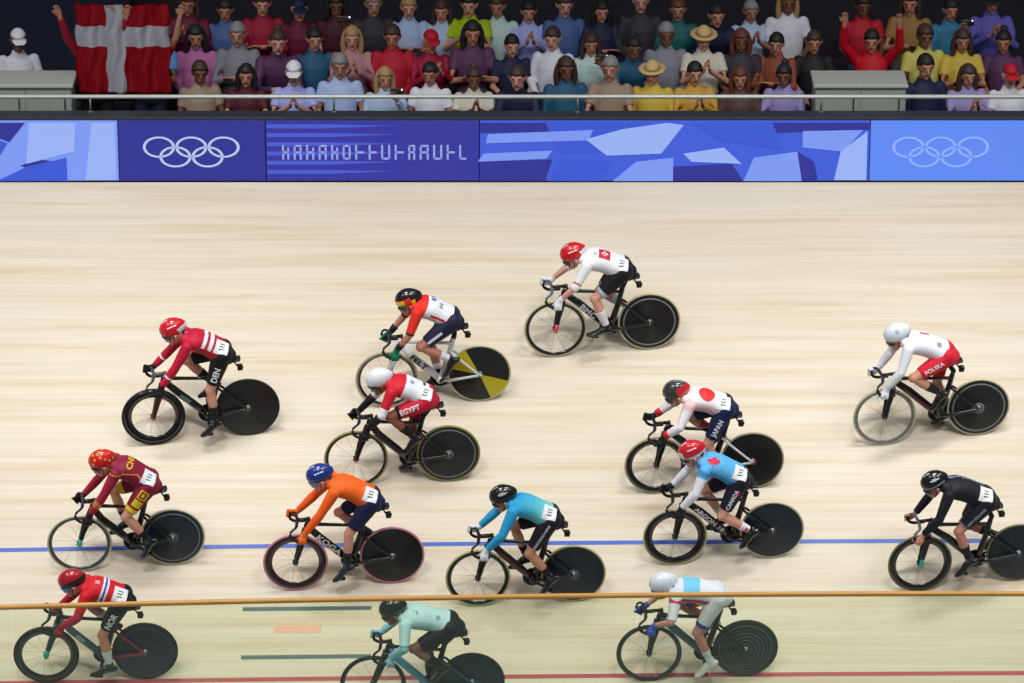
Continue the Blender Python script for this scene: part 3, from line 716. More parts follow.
# ------------------------------------------------------------------ the fourteen riders and their bicycles
RED, NAVY, TAN = (205, 28, 45), (24, 30, 58), (196, 189, 146)
one = lambda *a: 0
def plain(c): return ([c], one)
def flare(x, y, z): return 0
TEAM = [
 dict(key='striped', x=-3.11, s=-.89/US.y, yaw=6.8, wb=.975, H=(.27, 1.32), S=(.13, 1.19), B=(-.25, .98), W=(.46, .75), theta=-88, foot=-22, ffoot=-20,
  label='cyclist in crimson jersey with two white back bands and black shorts',
  blabel='black track bicycle with black tyres and red fork crown under the crimson rider',
  kit=dict(helmet=([(206, 24, 36), WHITE], lambda x, y, z: 1 if x < -.06 and z < -.0 else 0), visor=(-.072, -.02, 66, (40, 46, 58)), visorbig=1,
   jersey=([(188, 22, 56), WHITE, (150, 12, 40)], lambda k, t, v, y: (1 if (.36 < t < .47 or .55 < t < .65) and v > .03 else 0) if k == 'T' else (1 if 1.42 < t < 1.5 else 0)),
   shorts=plain((18, 19, 24)), thigh=[('DEN', .085, (.52, .0), WHITE)], sock=(18, 19, 24), sockt=1.5, shoe=(22, 26, 34), glove=(24, 24, 28), skin=(212, 152, 128)),
  bike=dict(frame=(24, 18, 18), down=(20, 20, 22), fork=(70, 26, 22), crown=(200, 30, 34), word=('///////', (120, 170, 165), .05), depth=.085, hub=(30, 30, 32), axle=(210, 70, 30), stemc=(90, 92, 96), bar=(60, 62, 66))),
 dict(key='rainbow', x=-.73, s=-.57/US.y, yaw=4.3, wb=.957, H=(.29, 1.24), S=(.20, 1.165), B=(-.18, .97), W=(.45, .69), theta=128, foot=-42, ffoot=-15,
  label='cyclist in black helmet with yellow red side patch, green gloves and navy shorts',
  blabel='white track bicycle lettered along its down tube, with yellow patched rear disc',
  kit=dict(helmet=([(20, 21, 26), (240, 205, 20), (225, 50, 26), (40, 170, 60)], lambda x, y, z: (3 if z < -.012 else 1) if x > .035 and z < .03 and y > 0 else (2 if x > -.04 and z < .035 and y > 0 else (1 if x > -.075 and z < .0 and y > 0 else 0))), hmarks=[],
   jersey=([(232, 234, 240), (226, 44, 34), (24, 30, 34), (70, 110, 190)], lambda k, t, v, y: (1 if t > .80 or (abs(y) > .115 and .18 < t < .62 and .0 < v < .03) else 0) if k == 'T' else (2 if t > .92 else 1)), sleeve=1.0,
   back=[(('III II', .065, .02), .66, .0, (70, 110, 190), 'across'), (('I=I', .06, .02), .42, .03, (90, 110, 130), 'across')],
   shorts=([NAVY, (205, 210, 218)], lambda t, s, w: 1 if .2 < t < .68 and False else 0), thighboxes=[([(-.10, -.014, .10, .014)], (.46, .0), (206, 212, 222))],
   warmer=(1.62, (26, 28, 32)), glove=(20, 110, 80), sock=(226, 230, 236), shoe=(22, 24, 28), skin=(190, 128, 106), number=False),
  bike=dict(frame=(226, 230, 234), word=('FELT', (20, 20, 24), .082), tyre=TAN, rim=(28, 28, 30), depth=.035, rimline=(150, 150, 150), disc=(30, 30, 30), sectors=[(12, 62), (196, 250)], sectorc=(196, 180, 24), crown=(226, 230, 234))),
 dict(key='cross', x=1.03, s=-.10/US.y, yaw=5.3, wb=.981, H=(.35, 1.19), S=(.22, 1.12), B=(-.2, .95), W=(.53, .74), theta=-8, foot=2, ffoot=-25,
  label='cyclist highest on the track, white jersey with red square and white cross',
  blabel='black track bicycle highest on the banking, with tan tyres and pink fork tip',
  kit=dict(helmet=([(206, 24, 32), WHITE], lambda x, y, z: 1 if x < -.085 and z < .01 else 0), hmarks=[(('bars',), WHITE)], sleeve=1.15,
   jersey=([(236, 238, 242), (196, 60, 84), (150, 40, 60)], lambda k, t, v, y: (2 if t < .16 and v < .0 else 0) if k == 'T' else (1 if .82 < t < .9 and y > .215 else 0)),
   back=[(lambda: quad_bm([(-.062, -.062, .062, .062)]), .60, .02, (205, 24, 50), 'across'), (lambda: quad_bm([(-.04, -.013, .04, .013), (-.013, -.04, .013, .04)]), .60, .02, (240, 240, 244), 'across'), (('::::', .05, .02), .86, .04, (110, 130, 130), 'across')],
   shorts=([(18, 19, 26), (176, 186, 190)], lambda t, s, w: 1 if .68 < t < .79 and w > -.04 else 0), glove=(222, 226, 234), sock=(232, 234, 240), sockt=1.4, shoe=(28, 30, 34), skin=(222, 160, 140)),
  bike=dict(word=('BMC', (220, 224, 230), .08), tyre=TAN, rim=(22, 22, 24), depth=.035, disc=(24, 24, 26), discring=(128, 138, 146), tip=(230, 70, 90), bar=(90, 94, 98))),
 dict(key='redshorts', x=-1.04, s=-1.29/US.y, yaw=3.9, wb=.946, H=(.27, 1.24), S=(.14, 1.17), B=(-.24, .99), W=(.44, .70), theta=96, foot=-34, ffoot=-18,
  label='cyclist in white helmet with black arm warmers and red lettered shorts',
  blabel='black track bicycle with dark red line and olive tyres, behind the orange rider',
  kit=dict(helmet=([(226, 232, 238)], one), hmarks=[], visor=(-.075, -.018, 68, (38, 42, 52)), visorbig=1,
   jersey=([(230, 234, 240), (206, 28, 48), (22, 22, 28)], lambda k, t, v, y: (2 if .14 < t < .22 else 1 if t > .72 else 0) if k == 'T' else (1 if t < .72 else 0)), sleeve=1.1,
   back=[(('III', .06, .02), .55, .02, (150, 170, 190), 'across')],
   shorts=([(196, 24, 52), (22, 20, 26)], lambda t, s, w: 1 if t > .70 else 0), thigh=[('EGYPT', .072, (.58, .01), (236, 220, 226))], hem=.79,
   warmer=(1.12, (24, 24, 28)), glove=(24, 24, 28), sock=(28, 28, 32), sockt=1.5, shoe=(26, 26, 30), skin=(150, 92, 68), numpos=(.11, .05, .15, .14)),
  bike=dict(frame=(20, 20, 22), stripe=(96, 20, 34), tyre=(158, 150, 84), rim=(26, 26, 28), depth=.028, disc=(34, 35, 36), discring=(104, 112, 118), rings=((.266, .282), (.03, .05)), axle=(224, 96, 40))),
 dict(key='whitered', x=4.41, s=-.89/US.y, yaw=6.8, wb=.977, H=(.42, 1.28), S=(.32, 1.18), B=(-.12, .98), W=(.58, .72), theta=78, foot=-36, ffoot=-15,
  label='cyclist in white long sleeved jersey and red shorts, alone at upper right',
  blabel='black track bicycle with pale front rim, alone at upper right',
  kit=dict(helmet=([(222, 232, 240), (180, 200, 220)], lambda x, y, z: 1 if x < -.0 and z < -.025 else 0), hmarks=[(('txt', 'III', .05), (110, 150, 190))],
   jersey=([(236, 238, 244), (206, 40, 62)], lambda k, t, v, y: (1 if .55 < t < .78 and abs(y) < .02 and v > .05 else 0) if k == 'T' else 0),
   shorts=([(208, 28, 48), (226, 226, 230)], lambda t, s, w: 0), thigh=[('POLSKA', .060, (.62, .0), (240, 226, 230))], hem=.78, glove=(228, 230, 236), sock=(28, 28, 32), sockt=1.5, shoe=(26, 26, 30), skin=(206, 146, 120), number=False,
   back=[(('III', .07, .02), .28, .06, (120, 140, 160), 'across')]),
  bike=dict(frame=(20, 20, 22), stripe=(150, 24, 44), tyre=(194, 189, 150), rim=(110, 114, 118), depth=.032, disc=(26, 26, 28), discring=(112, 122, 128), rings=((.262, .278), (.03, .06)))),
 dict(key='sunspot', x=2.05, s=-1.35/US.y, yaw=3.4, wb=.982, H=(.36, 1.18), S=(.23, 1.09), B=(-.18, .95), W=(.52, .76), theta=-90, foot=-25, ffoot=-15,
  label='cyclist in white jersey with large red disc on the back and red cuffs',
  blabel='black track bicycle with white seat stay, partly hidden by the light blue rider',
  kit=dict(helmet=([(52, 60, 56), (206, 36, 38), (120, 130, 120)], lambda x, y, z: 1 if x < -.02 and z < .04 and y > -.02 else (2 if abs(y) < .02 and z > .05 else 0)), hmarks=[], vents=1,
   jersey=([(236, 232, 236), (236, 196, 198), (226, 150, 150)], lambda k, t, v, y: (1 if t > .2 and (abs(y) > .10 and v < .05) else 0) if k == 'T' else (1 if t < 1.0 and abs(y) < .2 else 0)),
   back=[(lambda: disc_bm(.085), .60, .02, (226, 40, 36), 'across')],
   shorts=([(22, 32, 74)], one), thigh=[('JAPAN', .07, (.58, .0), (226, 230, 240))], glove=(28, 28, 32), cuff=(1.62, 1.9, (214, 36, 48)), sock=(214, 60, 60), sockt=1.35, shoe=(30, 60, 120), skin=(214, 160, 132), numpos=(.11, .05, .15, .14)),
  bike=dict(frame=(18, 18, 20), stay=(222, 226, 228), dropout=(206, 36, 48), tyre=(170, 164, 128), rim=(22, 22, 24), depth=.06, disc=(20, 20, 22))),
 dict(key='leaf', x=2.23, s=-1.97/US.y, yaw=4.7, wb=.987, H=(.38, 1.31), S=(.26, 1.17), B=(-.14, .95), W=(.56, .76), theta=193, foot=-38, ffoot=-10,
  label='cyclist in sky blue jersey with white sleeves and red leaf on the shoulder',
  blabel='black track bicycle with white lettered down tube, ridden by the sky blue cyclist',
  kit=dict(helmet=([(206, 24, 36), WHITE], lambda x, y, z: 1 if (x > .085 and z < .04) or z < -.03 else 0),
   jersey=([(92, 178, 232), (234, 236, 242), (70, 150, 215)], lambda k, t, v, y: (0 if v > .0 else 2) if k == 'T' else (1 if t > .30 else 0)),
   back=[(lambda: leaf_bm(.075), .86, .08, (206, 30, 60), 'along')],
   shorts=([(24, 26, 38)], one), thigh=[('CANADA', .055, (.56, .0), (226, 228, 236))], thighboxes=[([(-.018, -.016, .018, .016)], (.10, .015), (200, 30, 50)), ([(-.018, -.016, .018, .016)], (.78, -.03), (200, 30, 50))],
   glove=(24, 26, 32), sock=(232, 234, 238), sockmark=(206, 40, 60), shoe=(22, 22, 26), skin=(220, 156, 134), numpos=(.11, .05, .15, .14)),
  bike=dict(frame=(18, 18, 20), word=('ARGON 18', (214, 218, 224), .062), tyre=(196, 191, 152), rim=(20, 20, 22), depth=.078, disc=(20, 30, 44), fork=(26, 18, 20))),
 dict(key='maroon', x=-3.82, s=-2.03/US.y, yaw=4.6, wb=.944, H=(.24, 1.27), S=(.10, 1.20), B=(-.25, .97), W=(.42, .72), theta=204, foot=-44, ffoot=-14,
  label='cyclist in maroon skinsuit with yellow boxes and yellow cuffs on the shorts',
  blabel='black track bicycle with pale tyres and turquoise fork tip beside blue line',
  kit=dict(helmet=([(206, 32, 26), (236, 176, 60)], lambda x, y, z: 1 if math.sin(x * 95 + 1) * math.sin(y * 80 + 2) * math.sin(z * 85) > .42 else 0), hmarks=[], visor=(-.075, -.02, 66, (30, 30, 34)), visorbig=1,
   jersey=([(136, 26, 56), (214, 160, 50), (164, 30, 58)], lambda k, t, v, y: (1 if abs(v - (.085 - abs(t - .45) * .16)) < .006 and y > .07 else 0) if k == 'T' else (1 if 1.3 < t < 1.55 and abs((t * 12) % 1 - .5) < .3 and abs(y) > .19 else 2)),
   back=[(('CHINA', .085, .02), .74, .0, (226, 180, 40), 'across')],
   shorts=([(136, 24, 58), (232, 204, 40)], lambda t, s, w: 1 if t > .66 else 0), hem=.80,
   thighboxes=[([(-.05, -.045, .05, -.032), (-.05, .032, .05, .045), (-.05, -.032, -.037, .032), (.037, -.032, .05, .032), (-.02, -.015, .02, .015)], (.82, .0), (230, 196, 40)), ([(-.042, -.045, .042, .045)], (.53, .0), (226, 196, 40))],
   glove=(36, 22, 28), sock=(24, 24, 28), shoe=(24, 28, 36), skin=(214, 156, 128), numpos=(.11, .05, .15, .14)),
  bike=dict(frame=(18, 18, 20), tyre=(206, 203, 168), rim=(72, 76, 80), depth=.034, disc=(22, 34, 46), discring=(120, 130, 136), rings=((.266, .276), (.034, .042), (.05, .056)), tip=(60, 190, 166))),
 dict(key='orange', x=-1.61, s=-2.19/US.y, yaw=4.8, wb=.977, H=(.26, 1.32), S=(.12, 1.20), B=(-.28, 1.0), W=(.46, .76), theta=-48, foot=-28, ffoot=-20,
  label='cyclist in bright orange long sleeved jersey with navy shorts and blue helmet',
  blabel='black track bicycle with white lettering and pink edged tyres',
  kit=dict(helmet=([(26, 52, 136), (60, 120, 200)], lambda x, y, z: 1 if x > .06 and z < -.01 else 0), visor=(-.075, -.022, 66, (90, 120, 150)), visorbig=1,
   jersey=([(246, 104, 30), (250, 96, 28)], lambda k, t, v, y: 0 if k == 'T' else 1), hmarks=[(('bars',), (226, 232, 244))],
   back=[(('....', .04, .02), .36, .05, (250, 200, 170), 'across')],
   shorts=([(24, 32, 68), (236, 110, 40)], lambda t, s, w: 0), glove=(244, 112, 40), sock=(30, 34, 42), sockt=1.55, shoe=(32, 42, 56), skin=(220, 160, 138), numpos=(.11, .05, .15, .14)),
  bike=dict(frame=(16, 16, 18), word=('KOGA', (232, 234, 238), .084), tyre=(218, 130, 152), tyreline=(228, 222, 224), rim=(44, 22, 24), depth=.075, disc=(24, 24, 25))),
 dict(key='aqua', x=.22, s=-2.34/US.y, yaw=3.2, wb=.964, H=(.28, 1.27), S=(.18, 1.175), B=(-.23, .98), W=(.48, .75), theta=206, foot=-38, ffoot=-12,
  label='cyclist in aqua jersey fading to mint, with black helmet and white gloves',
  blabel='black track bicycle with dark red lined down tube, ridden by the aqua cyclist',
  kit=dict(helmet=([(18, 19, 22)], one), hmarks=[(('txt', 'IIIII', .045), (210, 216, 222)), (('bars',), (190, 196, 204))],
   jersey=([tuple(round(a + (b - a) * i / 15) for a, b in zip((40, 158, 210), (118, 208, 200))) for i in range(16)], lambda k, t, v, y: max(0, min(15, int((.95 - t) / .8 * 16))) if k == 'T' else 0),
   shorts=([(24, 25, 34), (70, 26, 42)], lambda t, s, w: 1 if t > .74 else 0), thigh=[('HONG KONG CHINA', .033, (.60, .0), (206, 212, 222))], glove=(228, 230, 236), sock=(24, 24, 28), shoe=(24, 26, 32), skin=(206, 146, 114), numpos=(.11, .05, .15, .14)),
  bike=dict(frame=(18, 18, 20), stripe=(120, 26, 52), tyre=(188, 182, 132), rim=(22, 22, 24), depth=.04, disc=(18, 28, 40), discring=(120, 130, 136), rings=((.034, .042), (.052, .058)))),
 dict(key='black', x=4.71, s=-2.18/US.y, yaw=7.2, wb=1.005, H=(.42, 1.26), S=(.29, 1.19), B=(-.14, .99), W=(.60, .75), theta=-22, foot=-30, ffoot=-20,
  label='cyclist in all black skinsuit with bare hands and large white number, right edge',
  blabel='black track bicycle cut by the right edge of the frame',
  kit=dict(helmet=([(18, 18, 21), (150, 164, 172)], lambda x, y, z: 1 if -.03 < z < -.012 and x > -.11 else 0), hmarks=[(('bars',), (222, 228, 234)), (('txt', 'IIII', .045), (222, 228, 234))],
   jersey=([(26, 29, 38)], one), back=[(('NEW ZEALAND', .056, .02), .62, -.02, (150, 170, 184), 'along')],
   shorts=([(24, 27, 36), (120, 132, 142)], lambda t, s, w: 1 if .76 < t and w > 0 else 0), thigh=[('NEW ZEALAND', .036, (.62, .0), (150, 166, 180))], sock=(24, 28, 36), sockt=1.5, shoe=(26, 32, 42), skin=(206, 138, 118), numpos=(.11, .05, .15, .14)),
  bike=dict(frame=(18, 18, 20), tyre=(120, 120, 84), rim=(20, 20, 22), depth=.065, disc=(20, 30, 42), tip=(60, 190, 166), bar=(96, 100, 106), word=('', WHITE, .05))),
 dict(key='northern', x=-4.07, s=-3.00/US.y, yaw=2.4, wb=.985, H=(.26, 1.18), S=(.11, 1.09), B=(-.27, .93), W=(.38, .67), theta=-74, foot=-6, ffoot=-20, dx=-.03,
  label='cyclist in red jersey with blue and white band, cut across by the handrail at left',
  blabel='dark track bicycle with red and blue seat stays behind the glass at lower left',
  kit=dict(helmet=([(176, 22, 40), (30, 26, 34)], lambda x, y, z: 1 if z < .012 else 0), visor=(-.072, -.02, 68, (60, 120, 190)), visorbig=1, hmarks=[],
   jersey=([(214, 28, 42), (234, 236, 240), (36, 74, 180), (178, 24, 58)], lambda k, t, v, y: (2 if .53 < t < .59 else 1 if .47 < t < .65 else 0) if k == 'T' else (3 if t > .7 else 0)),
   back=[(('III', .06, .02), .80, .02, (240, 200, 205), 'across')],
   shorts=([(22, 24, 30)], one), thigh=[('NOR', .085, (.52, .0), (220, 226, 232))], glove=(150, 24, 48), sock=(222, 232, 234), sockt=1.5, shoe=(28, 34, 38), skin=(214, 150, 128)),
  bike=dict(frame=(20, 20, 24), down=(62, 92, 112), stay=(150, 24, 50), word=('/////', (190, 214, 220), .055), rim=(30, 32, 36), depth=.07, disc=(26, 30, 52), discring=(60, 70, 92), tip=(50, 180, 160), fork=(36, 50, 66))),
 dict(key='ice', x=-.81, s=-3.25/US.y, yaw=1.9, wb=.982, H=(.35, 1.19), S=(.22, 1.10), B=(-.25, .97), W=(.39, .76), theta=122, foot=-36, ffoot=-15, dx=-.05,
  label='cyclist in pale ice blue jersey and black shorts behind the glass, bottom centre',
  blabel='black track bicycle with light blue down tube, cut by the bottom of the frame',
  kit=dict(helmet=([(22, 28, 34)], one), hmarks=[],
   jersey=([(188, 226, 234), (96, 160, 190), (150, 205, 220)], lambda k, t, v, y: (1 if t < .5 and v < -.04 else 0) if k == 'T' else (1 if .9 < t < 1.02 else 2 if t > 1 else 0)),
   back=[(('..:', .07, .02), .84, .05, (60, 80, 100), 'across'), (('III', .06, .02), .3, .06, (130, 180, 200), 'across')],
   shorts=([(28, 26, 34)], one), glove=(150, 200, 220), sock=(26, 26, 32), sockt=1.5, shoe=(26, 26, 32), skin=(150, 104, 92), number=False),
  bike=dict(frame=(18, 20, 24), down=(84, 160, 196), rim=(30, 40, 46), depth=.03, disc=(20, 32, 48), sectors=[(190, 230)], sectorc=(60, 120, 160), stay=(40, 70, 96))),
 dict(key='pastel', x=1.93, s=-2.98/US.y, yaw=3.3, wb=.964, H=(.41, 1.13), S=(.29, 1.04), B=(-.17, .94), W=(.54, .68), theta=-84, foot=-28, ffoot=-20,
  label='cyclist in white helmet, white shoes and white suit with red and blue panels',
  blabel='black track bicycle with ringed grey rear disc behind the glass at lower right',
  kit=dict(helmet=([(228, 236, 244)], one), hmarks=[], visor=(-.072, -.022, 66, (44, 50, 60)),
   jersey=([(224, 232, 238), (214, 60, 96), (40, 60, 150), (120, 205, 236)], lambda k, t, v, y: (2 if v < -.075 else 1 if -.045 < v < .01 and abs(y) > .08 else 3 if .45 < t < .85 and v > .07 else 0) if k == 'T' else 0), sleeve=.95,
   shorts=([(222, 230, 236), (206, 40, 72), (40, 80, 170)], lambda t, s, w: 2 if t > .68 else (1 if abs(w) < .035 and w < .05 and t > .3 else 0)), glove=(70, 90, 190), cuff=None, sock=(206, 224, 230), shoe=(222, 230, 234), sole=(190, 196, 200), skin=(206, 146, 130), number=False),
  bike=dict(frame=(18, 20, 22), down=(40, 84, 100), rim=(40, 48, 54), depth=.032, tyre=(52, 58, 60), disc=(40, 46, 48), discring=(104, 120, 126), rings=tuple((.06 + .04 * i, .066 + .04 * i) for i in range(6)))),
]
for k in TEAM:
    k['M'] = bike_matrix(k['x'], k['s'], k['yaw'], k.get('tau', 32))
    k['dx'] = k.get('dx', max(-.06, min(.06, k['W'][0] - .47 + (k['wb'] - .97) * .3)))
    k['hip'] = (k['B'][0] + .055, min(k['B'][1] + .015, .995)); k['saddle'] = (k['hip'][0] - .05, k['hip'][1] - .10)
    make_bike(k); make_rider(k)
# ------------------------------------------------------------------ spectators in the stand (local: x to picture right, facing -y, z up from their floor)
def sp_parts(pose):
    stand = pose == 'hold'
    lean = -.16 if pose == 'lean' else 0
    hz = .92 if stand else .50
    hipC = V((0, .0, hz)); sh = V((0, .04 + lean, hz + .46 - (.03 if lean else 0))); hd = sh + V((0, -.035 + lean * .3, .215))
    SJ = {s: sh + V((.17 * s, 0, -.02)) for s in (1, -1)}
    if stand:
        KN = {s: V((.10 * s, -.01, .50)) for s in (1, -1)}; AN = {s: V((.11 * s, .02, .09)) for s in (1, -1)}
    else:
        KN = {s: V((.11 * s, -.43, .51)) for s in (1, -1)}; AN = {s: V((.12 * s, -.40, .10)) for s in (1, -1)}
    A = {}
    for s in (1, -1):
        A[s] = {'lap': ((.235, -.03, .70), (.11, -.29, .60)), 'clap': ((.235, -.14, .73), (.035, -.33, .90)), 'phone': ((.23, -.16, .74), (.075, -.34, 1.02)),
                'fold': ((.23, -.12, .70), (-.03, -.24, .76)), 'cheer': ((.31, -.06, 1.14), (.30, -.14, 1.40)), 'lean': ((.22, -.30, .66), (.05, -.50, .72)), 'hold': ((.30, -.10, 1.60), (.36, -.20, 1.87))}[pose]
        if pose == 'phone' and s < 0: A[s] = ((.235, -.03, .70), (.11, -.29, .60))
        A[s] = [SJ[s]] + [V((p[0] * s, p[1], p[2])) for p in A[s]]
    def arm(bm, s, t1, g):
        P = A[s]; R_ = [.05, .042, .036]
        if t1 < 1: tube(bm, [P[0], P[0].lerp(P[1], t1)], [.052 + g, .045 + g], 10)
        else: tube(bm, [P[0], P[0].lerp(P[1], .5), P[1], P[1].lerp(P[2], min(1, t1 - 1))], [.052 + g, .045 + g, .039 + g, .034 - .008 * (t1 - 1) + g], 10); ball(bm, P[1], .038 + g, 10)
        ball(bm, P[0], .054 + g, 10)
    def hand(bm, s):
        P = A[s]; w = P[2]; d = (P[2] - P[1]).normalized()
        if pose in ('clap',): d = V((-.2 * s, -.35, .9)).normalized()
        if pose in ('lap', 'lean'): d = V((-.2 * s, -.8, -.5)).normalized()
        wide = V((0, 1, 0)) if pose == 'clap' else V((1, 0, 0))
        wide = (wide - d * wide.dot(d)).normalized(); th = d.cross(wide)
        tube(bm, [w - d * .01, w + d * .03, w + d * .09], [(.024, .02), (.038, .017), (.040, .014)], 10, ref=wide, dome=True)
        for i, L in enumerate((.062, .075, .07, .055)):
            o = wide * (-.031 + .0205 * i); b0 = w + d * .085 + o
            tube(bm, [b0, b0 + d * L * .5 - th * .006, b0 + d * L - th * .02], [.0095, .0092, .0078], 7, dome=True)
        tube(bm, [w + d * .025 - wide * .028, w + d * .055 - wide * .052, w + d * .085 - wide * .06 - th * .008], [.013, .011, .009], 7, dome=True)
    def torso(bm, g, z0=0.):
        T = [(-.06, .165, .12), (.06, .165, .122), (.25, .150, .112), (.5, .158, .118), (.75, .172, .115), (.93, .165, .09), (1.02, .12, .07), (1.1, .07, .06)]
        T = [q for q in T if q[0] >= z0]
        ax = sh - hipC
        tube(bm, [hipC + ax * t + V((0, -.012 * math.sin(t * 3), 0)) for t, a, b in T], [(a + g, b + g) for t, a, b in T], 18, ref=V((1, 0, 0)), dome=True)
    def leg(bm, s, t1, g):
        P = [hipC + V((.085 * s, 0, 0)), KN[s], AN[s]]
        if t1 <= 1: tube(bm, [P[0], P[0].lerp(P[1], t1)], [.085 + g, .062 + g], 10, dome=True)
        else: tube(bm, [P[0], P[0].lerp(P[1], .5), P[1], P[1].lerp(P[2], .35), P[1].lerp(P[2], t1 - 1)], [.088 + g, .075 + g, .057 + g, .056 + g, .04 + g], 10, dome=True); ball(bm, P[1], .057 + g, 10)
    bm = bmesh.new(); torso(bm, 0); fw, hu = V((0, -.97, -.2)).normalized(), V((0, -.2, .97)).normalized()
    def q(x, y, z): return hd + V((x, 0, 0)) + fw * y + hu * z
    R = Matrix((V((1, 0, 0)), -fw, hu)).transposed()
    tube(bm, [sh + V((0, .01, -.04)), sh + V((0, 0, .08)), hd + V((0, .02, -.03))], [.075, .055, .054], 12)
    ball(bm, hd + hu * .015, (.078, .098, .108), 18, R); ball(bm, q(0, .03, -.06), (.058, .062, .066), 14, R); ball(bm, q(0, .07, -.105), (.024, .022, .02), 10, R)
    tube(bm, [q(0, .092, .022), q(0, .113, -.014), q(0, .116, -.024), q(0, .095, -.03)], [.011, .014, .016, .012], 8, dome=True)
    for zz_, r_ in ((-.052, .0075), (-.063, .008)): tube(bm, [q(-.027, .083, zz_), q(0, .094, zz_), q(.027, .083, zz_)], [r_ * .7, r_, r_ * .7], 7, dome=True)
    for s in (1, -1):
        tube(bm, [q(.076 * s, -.0, .03), q(.088 * s, -.01, .01), q(.078 * s, .0, -.03)], [.013, .016, .011], 7, dome=True)
        tube(bm, [q(.016 * s, .092, .036), q(.034 * s, .089, .04), q(.05 * s, .078, .034)], [.008, .009, .007], 7, dome=True)
        arm(bm, s, 2, 0); hand(bm, s); leg(bm, s, 2, 0)
        f0 = AN[s]; tube(bm, [f0 + V((0, .05, -.06)), f0 + V((0, -.02, -.05)), f0 + V((0, -.1, -.06)), f0 + V((0, -.17, -.07))], [(.032, .03), (.036, .036), (.042, .026), (.03, .018)], 10, ref=V((1, 0, 0)), dome=True)
    body = voxel(bm, .010, 2)
    def bp(c):
        w = c - hd; x, y, z = w.x, w.dot(fw), w.dot(hu)
        if y > .06 and abs(z - .016) < .007 and .022 < abs(x) < .042: return 1
        if y > .07 and abs(z + .058) < .012 and abs(x) < .026: return 2
        return 0
    paint(body, bp)
    shirts = {}
    for nm, t1 in (('short', .62), ('long', 1.9)):
        bm = bmesh.new(); torso(bm, .014); [arm(bm, s, t1, .012) for s in (1, -1)]; shirts[nm] = voxel(bm, .012, 3)
    bm = bmesh.new(); [leg(bm, s, 1.93, .013) for s in (1, -1)]; ball(bm, hipC + V((0, .0, .0)), (.185, .14, .12), 14); tr = voxel(bm, .014, 3)
    hairs = {}
    for nm in ('short', 'long', 'bun', 'cap', 'hat'):
        bm = bmesh.new()
        def cap_(g, zc, yc):
            g_ = bmesh.ops.create_uvsphere(bm, u_segments=24, v_segments=16, radius=1, matrix=Matrix.Translation(hd + hu * .02 - fw * .006) @ R.to_4x4() @ Matrix.Diagonal((.082 + g, .103 + g, .110 + g, 1)))
            dead = [v for v in g_['verts'] if (v.co - hd).dot(hu) < zc + yc * (v.co - hd).dot(fw)]
            bmesh.ops.delete(bm, geom=dead, context='VERTS')
        if nm in ('short', 'long', 'bun'):
            cap_(.009, .0, .62 if nm != 'short' else .56); bmesh.ops.solidify(bm, geom=list(bm.faces), thickness=.012)
            if nm == 'long':
                for s in (1, -1): tube(bm, [q(.072 * s, -.02, .07), q(.092 * s, -.01, 0), q(.098 * s, -.005, -.08), q(.09 * s, .01, -.17), q(.08 * s, .03, -.24)], [.02, .028, .034, .032, .016], 9, dome=True)
                tube(bm, [q(0, -.10, .05), q(0, -.115, -.05), q(0, -.10, -.20)], [(.07, .03), (.09, .035), (.08, .02)], 12, ref=V((1, 0, 0)), dome=True)
            if nm == 'bun': ball(bm, q(0, -.085, .115), .045, 12)
        elif nm == 'cap':
            cap_(.012, .045, .02); bmesh.ops.solidify(bm, geom=list(bm.faces), thickness=.008)
            tube(bm, [q(0, .08, .052), q(0, .14, .05), q(0, .185, .036)], [(.08, .006), (.078, .005), (.05, .004)], 14, ref=V((1, 0, 0)), dome=True); ball(bm, q(0, -.006, .14), .008, 8)
        else:
            cap_(.014, .05, .0); bmesh.ops.solidify(bm, geom=list(bm.faces), thickness=.008)
            Mh = Matrix.Translation(q(0, -.006, .056)) @ R.to_4x4()
            rr = [[bm.verts.new(Mh @ V((r * .9 * math.cos(a), r * math.sin(a), z))) for a in [2 * math.pi * i / 28 for i in range(28)]] for r, z in ((.10, .006), (.165, -.004), (.165, -.010), (.10, -.004))]
            for a_, b_ in zip(rr, rr[1:] + rr[:1]):
                for i in range(28): bm.faces.new((a_[i], a_[(i + 1) % 28], b_[(i + 1) % 28], b_[i]))
        hairs[nm] = to_mesh(bm)
    return dict(body=body, shirts=shirts, trousers=tr, hairs=hairs)
SP = {p: sp_parts(p) for p in ('lap', 'clap', 'phone', 'fold', 'lean', 'cheer', 'hold')}
def inst(name, me, mats, parent):
    while len(me.materials) < len(mats): me.materials.append(mats[0])
    o = bpy.data.objects.new(name, me); COL.objects.link(o)
    if parent is not None: o.parent = parent
    for i, m in enumerate(mats): o.material_slots[i].link = 'OBJECT'; o.material_slots[i].material = m
    return o
for P_ in SP.values():
    for me in [P_['body'], P_['trousers'], *P_['shirts'].values(), *P_['hairs'].values()]: me.polygons.foreach_set('use_smooth', [True] * len(me.polygons))
SKINS = [(196, 140, 116), (176, 120, 96), (208, 152, 130), (120, 78, 58), (186, 130, 104)]
